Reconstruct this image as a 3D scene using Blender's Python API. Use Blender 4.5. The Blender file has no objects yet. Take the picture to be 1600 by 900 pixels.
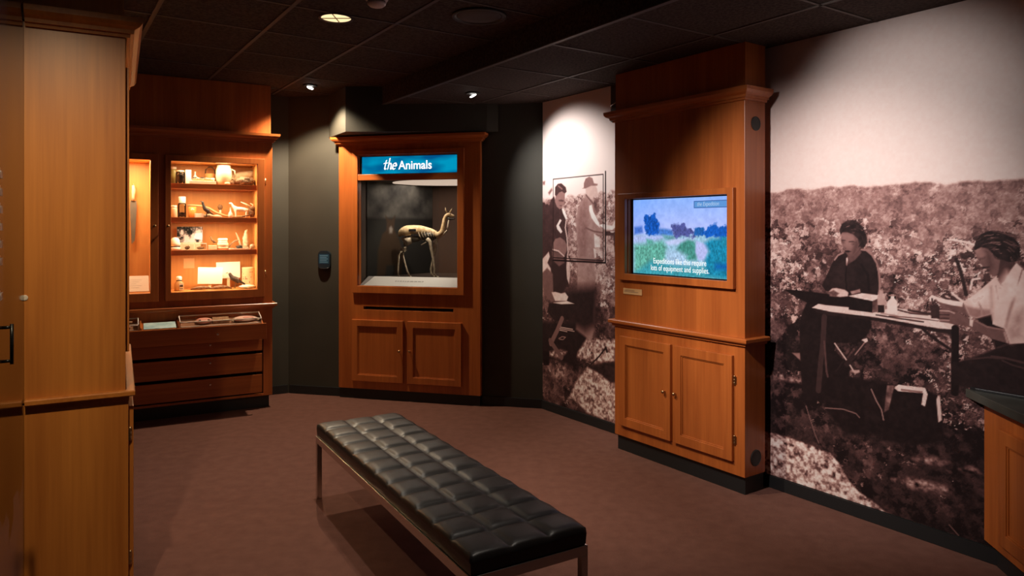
import bpy, bmesh, math, random
import numpy as np
from mathutils import Vector, Matrix
random.seed(7)
C = bpy.context.scene.collection
sin, cos, rad, pi = math.sin, math.cos, math.radians, math.pi

# ------------------------------------------------------------------ frames
class Frame:
    """a place on the floor plan: origin and heading; local x runs right, local y runs into the wall"""
    def __init__(s, ox, oy, deg):
        s.ox, s.oy, s.a = ox, oy, rad(deg)
    def inv(s, p):
        dx, dy = p[0]-s.ox, p[1]-s.oy
        return (dx*cos(s.a)+dy*sin(s.a), -dx*sin(s.a)+dy*cos(s.a))
    def w(s, x, y, z=0.0):
        return (s.ox + x*cos(s.a) - y*sin(s.a), s.oy + x*sin(s.a) + y*cos(s.a), z)
WORLD = Frame(0, 0, 0)
RW = Frame(.265, 6.10, -55.2)      # right wall
TVF = Frame(.725, 4.99, -55.2)     # front of the television cabinet
AF = Frame(-1.591, 6.50, -14.6)    # front of the animal case
KF = Frame(-2.078, 6.137, 28.8)    # front of the specimen bookcase
NF = Frame(-1.50, 2.80, 119)       # front of the near cabinet
CF = Frame(2.19, 3.22, -98.25)     # front of the counter
BF = Frame(-1.119, 4.065, -59.3)   # bench

# ------------------------------------------------------------------ materials
def lin(c):
    c = c/255.0
    return c/12.92 if c <= .04045 else ((c+.055)/1.055)**2.4
def srgb(r, g, b): return (lin(r), lin(g), lin(b), 1)
def mat(name, col, rough=.5, metal=0, emit=None, estr=1, spec=.5, coat=0):
    m = bpy.data.materials.new(name); m.use_nodes = True
    b = m.node_tree.nodes['Principled BSDF']
    b.inputs['Base Color'].default_value = col if len(col) == 4 else (*col, 1)
    b.inputs['Roughness'].default_value = rough; b.inputs['Metallic'].default_value = metal
    b.inputs['Specular IOR Level'].default_value = spec
    b.inputs['Coat Weight'].default_value = coat
    if emit:
        b.inputs['Emission Color'].default_value = emit if len(emit) == 4 else (*emit, 1)
        b.inputs['Emission Strength'].default_value = estr
    return m
def node(m, t, **kw):
    n = m.node_tree.nodes.new(t)
    for k, v in kw.items(): setattr(n, k, v)
    return n
def noisy(m, c1, c2, scale=(10, 10, 10), detail=4, nscale=1.0, bump=0, bscale=None, lo=.35, hi=.65):
    """two-colour noise in object space, optional bump"""
    nt = m.node_tree; L = nt.links.new; b = nt.nodes['Principled BSDF']
    tc = node(m, 'ShaderNodeTexCoord'); mp = node(m, 'ShaderNodeMapping')
    mp.inputs['Scale'].default_value = scale
    nz = node(m, 'ShaderNodeTexNoise'); nz.inputs['Scale'].default_value = nscale; nz.inputs['Detail'].default_value = detail
    cr = node(m, 'ShaderNodeValToRGB')
    cr.color_ramp.elements[0].position = lo; cr.color_ramp.elements[1].position = hi
    cr.color_ramp.elements[0].color = c1; cr.color_ramp.elements[1].color = c2
    L(tc.outputs['Object'], mp.inputs['Vector']); L(mp.outputs['Vector'], nz.inputs['Vector'])
    L(nz.outputs['Fac'], cr.inputs['Fac']); L(cr.outputs['Color'], b.inputs['Base Color'])
    if bump:
        n2 = node(m, 'ShaderNodeTexNoise'); n2.inputs['Scale'].default_value = bscale or 60; n2.inputs['Detail'].default_value = 3
        bp = node(m, 'ShaderNodeBump'); bp.inputs['Strength'].default_value = bump; bp.inputs['Distance'].default_value = .004
        L(tc.outputs['Object'], n2.inputs['Vector']); L(n2.outputs['Fac'], bp.inputs['Height']); L(bp.outputs['Normal'], b.inputs['Normal'])
    return m
def wood(name, dark, light, axis='z', rough=.38, planks=2.2):
    m = mat(name, light, rough, coat=.12); nt = m.node_tree; L = nt.links.new; b = nt.nodes['Principled BSDF']
    b.inputs['Coat Roughness'].default_value = .25
    tc = node(m, 'ShaderNodeTexCoord')
    def ns(sc, scale, detail, dist=0.0):
        mp = node(m, 'ShaderNodeMapping'); mp.inputs['Scale'].default_value = sc
        nz = node(m, 'ShaderNodeTexNoise'); nz.inputs['Scale'].default_value = scale; nz.inputs['Detail'].default_value = detail
        nz.inputs['Distortion'].default_value = dist
        L(tc.outputs['Object'], mp.inputs['Vector']); L(mp.outputs['Vector'], nz.inputs['Vector']); return nz.outputs['Fac']
    k = {'z': lambda a, c: (a, a, c), 'x': lambda a, c: (c, a, a)}[axis]
    fine = ns(k(60, 2.0), 1.0, 3); broad = ns(k(9, .8), 1.0, 3, .8); band = ns(k(planks*2, .02), 1.6, 0)
    def mth(op, a, bb):
        n = node(m, 'ShaderNodeMath', operation=op)
        for i, v in enumerate((a, bb)):
            if isinstance(v, (int, float)): n.inputs[i].default_value = v
            else: L(v, n.inputs[i])
        return n.outputs[0]
    s = mth('ADD', mth('MULTIPLY', fine, .3), mth('ADD', mth('MULTIPLY', broad, .4), mth('MULTIPLY', band, .3)))
    cr = node(m, 'ShaderNodeValToRGB'); cr.color_ramp.elements[0].position = .34; cr.color_ramp.elements[1].position = .66
    cr.color_ramp.elements[0].color = dark; cr.color_ramp.elements[1].color = light
    L(s, cr.inputs['Fac']); L(cr.outputs['Color'], b.inputs['Base Color'])
    return m
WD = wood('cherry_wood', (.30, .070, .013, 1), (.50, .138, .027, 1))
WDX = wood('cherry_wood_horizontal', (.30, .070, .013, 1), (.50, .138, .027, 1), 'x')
WDL = wood('lit_cherry_wood', (.38, .115, .020, 1), (.62, .225, .042, 1))  # same cherry wood, its colour lightened to stand in for strong light
WDLX = wood('lit_cherry_wood_horizontal', (.38, .115, .020, 1), (.62, .225, .042, 1), 'x')  # horizontal grain, strong light put into the colour likewise
WIN = wood('case_lining_wood', (.62, .27, .07, 1), (.80, .40, .12, 1), 'z', .5)
BLACK = mat('black_baseboard', (.012, .013, .014), .45)
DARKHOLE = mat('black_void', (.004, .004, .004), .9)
BRASS = mat('aged_brass', (.55, .36, .18), .3, 1)
STEEL = mat('brushed_steel', (.62, .58, .55), .22, 1)
def glass_mat(name, tint=(1, 1, 1, 1), rough=.0, ior=1.45):
    m = bpy.data.materials.new(name); m.use_nodes = True; nt = m.node_tree
    for n in list(nt.nodes): nt.nodes.remove(n)
    o = node(m, 'ShaderNodeOutputMaterial'); mx = node(m, 'ShaderNodeMixShader'); t = node(m, 'ShaderNodeBsdfTransparent')
    g = node(m, 'ShaderNodeBsdfGlossy'); g.inputs['Roughness'].default_value = rough; t.inputs['Color'].default_value = tint
    f = node(m, 'ShaderNodeFresnel'); f.inputs['IOR'].default_value = ior
    L = nt.links.new
    L(f.outputs[0], mx.inputs[0]); L(t.outputs[0], mx.inputs[1]); L(g.outputs[0], mx.inputs[2]); L(mx.outputs[0], o.inputs[0])
    return m
GLASS = glass_mat('display_glass')
ACRYL = glass_mat('clear_acrylic', (.96, .96, .96, 1), .05, 1.6)
JARGLASS = glass_mat('jar_glass', (.93, .95, .9, 1), .04, 1.6)
def emis(name, col, s):
    m = bpy.data.materials.new(name); m.use_nodes = True; nt = m.node_tree
    for n in list(nt.nodes): nt.nodes.remove(n)
    o = node(m, 'ShaderNodeOutputMaterial'); e = node(m, 'ShaderNodeEmission')
    e.inputs['Color'].default_value = col if len(col) == 4 else (*col, 1); e.inputs['Strength'].default_value = s
    nt.links.new(e.outputs[0], o.inputs[0]); return m

# ------------------------------------------------------------------ mesh builder
class MB:
    def __init__(s): s.v = []; s.f = []; s.sm = []
    def add(s, vs, fs, smooth=False):
        k = len(s.v); s.v += [tuple(p) for p in vs]; s.f += [tuple(i+k for i in f) for f in fs]; s.sm += [smooth]*len(fs); return s
    def box(s, x0, x1, y0, y1, z0, z1):
        return s.add([(x0,y0,z0),(x1,y0,z0),(x1,y1,z0),(x0,y1,z0),(x0,y0,z1),(x1,y0,z1),(x1,y1,z1),(x0,y1,z1)],
                     [(0,3,2,1),(4,5,6,7),(0,1,5,4),(1,2,6,5),(2,3,7,6),(3,0,4,7)])
    def prism(s, poly, z0, z1):
        n = len(poly)
        return s.add([(x,y,z0) for x,y in poly]+[(x,y,z1) for x,y in poly],
                     [tuple(range(n))[::-1], tuple(range(n,2*n))]+[(i,(i+1)%n,n+(i+1)%n,n+i) for i in range(n)])
    def yprism(s, poly, y0, y1, smooth=False):   # outline in x,z pushed along y
        n = len(poly)
        s.add([(x,y0,z) for x,z in poly]+[(x,y1,z) for x,z in poly], [tuple(range(n)), tuple(range(n,2*n))[::-1]])
        return s.add([(x,y0,z) for x,z in poly]+[(x,y1,z) for x,z in poly], [(i,n+i,n+(i+1)%n,(i+1)%n) for i in range(n)], smooth)
    def plate(s, x0, x1, z0, z1, y0, y1, holes=()):
        xs = sorted({x0,x1,*[h[0] for h in holes],*[h[1] for h in holes]}); zs = sorted({z0,z1,*[h[2] for h in holes],*[h[3] for h in holes]})
        xs = [x for x in xs if x0 <= x <= x1]; zs = [z for z in zs if z0 <= z <= z1]
        idx = {}
        def V(i, j, b):
            if (i,j,b) not in idx: idx[(i,j,b)] = len(s.v); s.v.append((xs[i], (y0,y1)[b], zs[j]))
            return idx[(i,j,b)]
        def full(i, j):
            if i < 0 or j < 0 or i >= len(xs)-1 or j >= len(zs)-1: return False
            cx, cz = (xs[i]+xs[i+1])/2, (zs[j]+zs[j+1])/2
            return not any(h[0] < cx < h[1] and h[2] < cz < h[3] for h in holes)
        for i in range(len(xs)-1):
            for j in range(len(zs)-1):
                if not full(i,j): continue
                F = [(V(i,j,0),V(i+1,j,0),V(i+1,j+1,0),V(i,j+1,0)), (V(i,j,1),V(i,j+1,1),V(i+1,j+1,1),V(i+1,j,1))]
                if not full(i-1,j): F.append((V(i,j,0),V(i,j+1,0),V(i,j+1,1),V(i,j,1)))
                if not full(i+1,j): F.append((V(i+1,j,0),V(i+1,j,1),V(i+1,j+1,1),V(i+1,j+1,0)))
                if not full(i,j-1): F.append((V(i,j,0),V(i,j,1),V(i+1,j,1),V(i+1,j,0)))
                if not full(i,j+1): F.append((V(i,j+1,0),V(i+1,j+1,0),V(i+1,j+1,1),V(i,j+1,1)))
                s.f += F; s.sm += [False]*len(F)
        return s
    def lathe(s, prof, cx=0, cy=0, n=20, cap=True, cz=0):
        vs = [(cx+r*cos(2*pi*k/n), cy+r*sin(2*pi*k/n), cz+z) for r,z in prof for k in range(n)]
        fs = [(i*n+k, i*n+(k+1)%n, (i+1)*n+(k+1)%n, (i+1)*n+k) for i in range(len(prof)-1) for k in range(n)]
        k0 = len(s.v); s.add(vs, fs, True)
        if cap:
            s.f += [tuple(k0+k for k in range(n))[::-1], tuple(k0+(len(prof)-1)*n+k for k in range(n))]; s.sm += [False, False]
        return s
    def tube(s, pts, r, n=8, flat=1.0):
        P = [Vector(p) for p in pts]; R = r if isinstance(r,(list,tuple)) else [r]*len(P)
        vs = []; up = Vector((0,0,1))
        for i,p in enumerate(P):
            t = (P[min(i+1,len(P)-1)]-P[max(i-1,0)]).normalized()
            ref = up if abs(t.z) < .9 else Vector((1,0,0))
            a = t.cross(ref).normalized(); b = a.cross(t)
            vs += [p+a*cos(2*pi*k/n)*R[i]*flat+b*sin(2*pi*k/n)*R[i] for k in range(n)]
        fs = [(i*n+k,i*n+(k+1)%n,(i+1)*n+(k+1)%n,(i+1)*n+k) for i in range(len(P)-1) for k in range(n)]
        fs += [tuple(range(n))[::-1], tuple((len(P)-1)*n+k for k in range(n))]
        return s.add(vs, fs, n > 4)
    def blob(s, c, r, n=14, m=9, rough=0, seed=0, rot=None):
        rn = random.Random(seed); vs = []; M = rot or Matrix.Identity(3)
        ph = [(rn.uniform(1,4), rn.uniform(1,4), rn.uniform(0,6), rn.uniform(0,6)) for _ in range(4)]
        for j in range(m+1):
            t = pi*j/m
            for k in range(n):
                a = 2*pi*k/n; d = Vector((sin(t)*cos(a), sin(t)*sin(a), cos(t)))
                q = 1+rough*sum(sin(A*3*d.x+pa)*sin(B*3*d.z+pb+d.y*2) for A,B,pa,pb in ph)/2
                if 0 < j < m: q += rn.uniform(-rough, rough)*.4
                v = M @ Vector((d.x*r[0]*q, d.y*r[1]*q, d.z*r[2]*q)); vs.append((c[0]+v.x, c[1]+v.y, c[2]+v.z))
        fs = [(j*n+k,(j+1)*n+k,(j+1)*n+(k+1)%n,j*n+(k+1)%n) for j in range(m) for k in range(n)]
        return s.add(vs, fs, True)
    def profile(s, path, prof):
        """mitred moulding: path in plan, outward on its right-hand side; prof = (out, z), closed"""
        P = [Vector(p) for p in path]; N = len(P); m = len(prof); vs = []
        nr = []
        for i in range(N-1):
            d = (P[i+1]-P[i]).normalized(); nr.append(Vector((d.y, -d.x)))
        for i,p in enumerate(P):
            a = nr[max(i-1,0)]; b = nr[min(i,N-2)]; h = (a+b).normalized(); k = 1/max(h.dot(a), .2)
            for o,z in prof: vs.append((p.x+h.x*o*k, p.y+h.y*o*k, z))
        fs = [(i*m+j,(i+1)*m+j,(i+1)*m+(j+1)%m,i*m+(j+1)%m) for i in range(N-1) for j in range(m)]
        fs += [tuple(range(m))[::-1], tuple((N-1)*m+j for j in range(m))]
        return s.add(vs, fs)
    def mesh(s, name):
        me = bpy.data.meshes.new(name); me.from_pydata(s.v, [], s.f)
        me.polygons.foreach_set('use_smooth', s.sm)
        bm = bmesh.new(); bm.from_mesh(me); bmesh.ops.recalc_face_normals(bm, faces=bm.faces); bm.to_mesh(me); bm.free()
        me.update(); return me
def frame_loc(o, F, x, y, z, turn=0):
    o.location = F.w(x, y, z); o.rotation_euler = (0, 0, F.a+rad(turn))
def thing(name, label, cat, F, x=0, y=0, z=0, turn=0, group=None):
    o = bpy.data.objects.new(name, None); C.objects.link(o); o.empty_display_size = .1
    frame_loc(o, F, x, y, z, turn); o['label'] = label; o['category'] = cat
    if group: o['group'] = group
    return o
def part(name, mb, m, parent, bevel=0, label=None, seg=2):
    me = mb.mesh(name); me.materials.append(m)
    o = bpy.data.objects.new(name, me); C.objects.link(o); o.parent = parent
    if bevel:
        b = o.modifiers.new('bevel', 'BEVEL'); b.width = bevel; b.segments = seg; b.limit_method = 'ANGLE'; b.angle_limit = rad(40)
    if label: o['label'] = label
    return o
def single(name, mb, m, label, cat, F, x=0, y=0, z=0, turn=0, group=None, bevel=0):
    o = part(name, mb, m, None, bevel); frame_loc(o, F, x, y, z, turn); o['label'] = label; o['category'] = cat
    if group: o['group'] = group
    return o
def struct(name, mb, m, F=WORLD, z=0, parent=None):
    o = part(name, mb, m, parent)
    if parent is None: frame_loc(o, F, 0, 0, z); o['kind'] = 'structure'
    return o
def text_mesh(name, body, size, m, parent, x, y, z, shear=0, offset=0, align='LEFT', sx=1.0, extrude=.001, spacing=1.0):
    cu = bpy.data.curves.new(name, 'FONT'); cu.body = body; cu.size = size; cu.shear = shear; cu.offset = offset; cu.extrude = extrude
    cu.align_x = align; cu.space_character = spacing
    t = bpy.data.objects.new(name+'_curve', cu); C.objects.link(t)
    dg = bpy.context.evaluated_depsgraph_get(); me = bpy.data.meshes.new_from_object(t.evaluated_get(dg))
    bpy.data.objects.remove(t); bpy.data.curves.remove(cu)
    me.transform(Matrix.Translation((x, y, z)) @ Matrix.Rotation(pi/2, 4, 'X') @ Matrix.Scale(sx, 4, (1,0,0)))
    me.name = name; me.materials.clear(); me.materials.append(m)
    o = bpy.data.objects.new(name, me); C.objects.link(o); o.parent = parent; return o

# ------------------------------------------------------------------ printed pictures as coloured meshes
def hash2(ix, iy, seed):
    h = (ix.astype(np.int64)*374761393 + iy.astype(np.int64)*668265263 + seed*1442695) & 0xffffffff
    h = ((h ^ (h >> 13))*1274126177) & 0xffffffff
    return ((h ^ (h >> 16)) & 0xffff)/65535.0
def vnoise(x, y, seed):
    ix, iy = np.floor(x), np.floor(y); fx, fy = x-ix, y-iy; fx = fx*fx*(3-2*fx); fy = fy*fy*(3-2*fy)
    a, b = hash2(ix, iy, seed), hash2(ix+1, iy, seed); c, d = hash2(ix, iy+1, seed), hash2(ix+1, iy+1, seed)
    return (a*(1-fx)+b*fx)*(1-fy)+(c*(1-fx)+d*fx)*fy
def fbm(x, y, sc, seed, octv=4):
    t = 0; a = .5; n = 0
    for k in range(octv): t = t+a*vnoise(x/sc*2**k, y/sc*2**k, seed+k); n += a; a *= .6
    return t/n
def poly_mask(X, Y, pts, soft):
    P = np.array(pts, float); ins = np.zeros(X.shape, bool); dist = np.full(X.shape, 1e9)
    for i in range(len(P)):
        (x1,y1),(x2,y2) = P[i-1], P[i]
        c = ((y1 > Y) != (y2 > Y)) & (X < (x2-x1)*(Y-y1)/((y2-y1) or 1e-12)+x1); ins ^= c
        dx, dy = x2-x1, y2-y1; t = np.clip(((X-x1)*dx+(Y-y1)*dy)/(dx*dx+dy*dy+1e-12), 0, 1)
        dist = np.minimum(dist, np.hypot(X-x1-t*dx, Y-y1-t*dy))
    sd = np.where(ins, dist, -dist); return np.clip(.5+sd/(2*soft), 0, 1)
def line_mask(X, Y, pts, w):
    dist = np.full(X.shape, 1e9)
    for (x1,y1),(x2,y2) in zip(pts[:-1], pts[1:]):
        dx, dy = x2-x1, y2-y1; t = np.clip(((X-x1)*dx+(Y-y1)*dy)/(dx*dx+dy*dy+1e-12), 0, 1)
        dist = np.minimum(dist, np.hypot(X-x1-t*dx, Y-y1-t*dy))
    return np.clip((w/2+.002-dist)/.003, 0, 1)
def window(us, zs, pts, pad):
    p = np.array(pts); a, b = np.searchsorted(us, p[:,0].min()-pad), np.searchsorted(us, p[:,0].max()+pad)
    c, d = np.searchsorted(zs, p[:,1].min()-pad), np.searchsorted(zs, p[:,1].max()+pad); return a, b, c, d
def coloured_grid(name, us, zs, rgb, m, y=0.0):
    nu, nz = len(us), len(zs); U, Z = np.meshgrid(us, zs, indexing='ij')
    co = np.stack([U, np.full_like(U, y), Z], -1).reshape(-1, 3)
    i = np.arange(nu-1)[:,None]*nz + np.arange(nz-1)[None,:]
    q = np.stack([i, i+nz, i+nz+1, i+1], -1).reshape(-1, 4)
    me = bpy.data.meshes.new(name); me.vertices.add(len(co)); me.vertices.foreach_set('co', co.ravel().astype(np.float32))
    me.loops.add(q.size); me.loops.foreach_set('vertex_index', q.ravel().astype(np.int32))
    me.polygons.add(len(q)); me.polygons.foreach_set('loop_start', (np.arange(len(q))*4).astype(np.int32))
    me.update(calc_edges=True)
    ca = me.color_attributes.new('print', 'FLOAT_COLOR', 'POINT')
    ca.data.foreach_set('color', np.concatenate([rgb.reshape(-1,3), np.ones((len(co),1))], 1).ravel().astype(np.float32))
    me.materials.append(m); o = bpy.data.objects.new(name, me); C.objects.link(o); return o
def print_mat(name, rough=.45, emit=0):
    if emit:
        m = emis(name, (1,1,1), emit); at = node(m, 'ShaderNodeVertexColor', layer_name='print')
        e = [n for n in m.node_tree.nodes if n.type == 'EMISSION'][0]; m.node_tree.links.new(at.outputs['Color'], e.inputs['Color']); return m
    m = mat(name, (.5,.5,.5), rough, spec=.3 if rough < .3 else .15); at = node(m, 'ShaderNodeVertexColor', layer_name='print')
    m.node_tree.links.new(at.outputs['Color'], m.node_tree.nodes['Principled BSDF'].inputs['Base Color']); return m
def tolin(a): a = np.clip(a, 0, 255)/255.0; return np.where(a <= .04045, a/12.92, ((a+.055)/1.055)**2.4)
TONES = np.array([0, .1, .25, .5, .75, 1.0]); TR = [24, 50, 84, 150, 214, 246]; TG = [15, 34, 56, 110, 180, 240]; TB = [16, 34, 55, 105, 172, 236]
def sepia(T): return np.stack([tolin(np.interp(T, TONES, ch)) for ch in (TR, TG, TB)], -1)
def splats(T, us, zs, n, area, size, tone, seed, keep=None, aspect=2.2, soft=0.0):
    rn = np.random.RandomState(seed); u0, u1, z0, z1 = area
    for _ in range(n):
        u, z = rn.uniform(u0, u1), rn.uniform(z0, z1)
        if keep is not None and rn.rand() > keep(u, z): continue
        r = rn.uniform(*size); a = rn.uniform(0, pi); v = rn.uniform(*tone)
        i0, i1, j0, j1 = window(us, zs, [(u-r, z-r), (u+r, z+r)], .004)
        if i1 <= i0 or j1 <= j0: continue
        X = us[i0:i1, None]-u; Y = zs[None, j0:j1]-z
        p = X*cos(a)+Y*sin(a); q = (-X*sin(a)+Y*cos(a))*aspect
        w = np.clip((1.25-np.hypot(p, q)/r) if not soft else soft*np.clip(1-(p*p+q*q)/(r*r), 0, 1), 0, 1)**.8
        T[i0:i1, j0:j1] = T[i0:i1, j0:j1]*(1-w)+v*w
def warp(T, us, zs, sc, k, seed):
    U, Z = np.meshgrid(us, zs, indexing='ij'); I, J = np.meshgrid(np.arange(len(us)), np.arange(len(zs)), indexing='ij')
    a = np.clip(I+np.round((fbm(U, Z, sc, seed, 3)-.5)*2*k).astype(int), 0, len(us)-1); b = np.clip(J+np.round((fbm(U, Z, sc, seed+9, 3)-.5)*2*k).astype(int), 0, len(zs)-1)
    return T[a, b]+(fbm(U, Z, .011, seed+20, 2)-.5)*.16*np.clip(T[a, b]*2.2, .3, 1)
def paint(T, us, zs, shapes, seed=0):
    U, Z = np.meshgrid(us, zs, indexing='ij')
    for k, s in enumerate(shapes):
        pts = s[1]; pad = (s[3] if s[0] == 'p' else s[2])+.01
        i0, i1, j0, j1 = window(us, zs, pts, pad)
        if i1 <= i0 or j1 <= j0: continue
        X, Y = U[i0:i1, j0:j1], Z[i0:i1, j0:j1]
        if s[0] == 'p':
            m = poly_mask(X, Y, pts, max(s[3], .002)); v = s[2]+s[4]*(fbm(X, Y, .03, seed+k, 3)-.5)*2.0
            if s[4] > .3: v = np.clip(s[2]+s[4]*2.6*(fbm(X, Y, .022, seed+k, 3)-.5), .03, .93)
        else: m = line_mask(X, Y, pts, s[2]); v = s[3]
        T[i0:i1, j0:j1] = T[i0:i1, j0:j1]*(1-m)+v*m

def strands(T, us, zs, hair, seed):
    rn = random.Random(seed)
    for poly, (cx, cz), n in hair:
        xs_ = [p[0] for p in poly]; zs_ = [p[1] for p in poly]
        for _ in range(n):
            x, z = rn.uniform(min(xs_), max(xs_)), rn.uniform(min(zs_), max(zs_))
            if poly_mask(np.array([[x]]), np.array([[z]]), poly, .001)[0, 0] < .9: continue
            a = math.atan2(z-cz, x-cx); r = math.hypot(x-cx, z-cz); L = rn.uniform(.10, .35)
            pts = [(cx+(r+.004*sin(3*t))*cos(a-L*t/3+rn.uniform(-.02,.02)), cz+(r+.004*sin(3*t))*sin(a-L*t/3)) for t in range(4)]
            lit = rn.random() < .30*max(0, sin(a)+.3); v = rn.uniform(.28, .52) if lit else rn.uniform(.04, .17)
            i0, i1, j0, j1 = window(us, zs, pts, .01); 
            if i1 <= i0 or j1 <= j0: continue
            U, Z = np.meshgrid(us[i0:i1], zs[j0:j1], indexing='ij'); m = line_mask(U, Z, pts, rn.uniform(.0015, .004))*.8
            T[i0:i1, j0:j1] = T[i0:i1, j0:j1]*(1-m)+v*m
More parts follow.
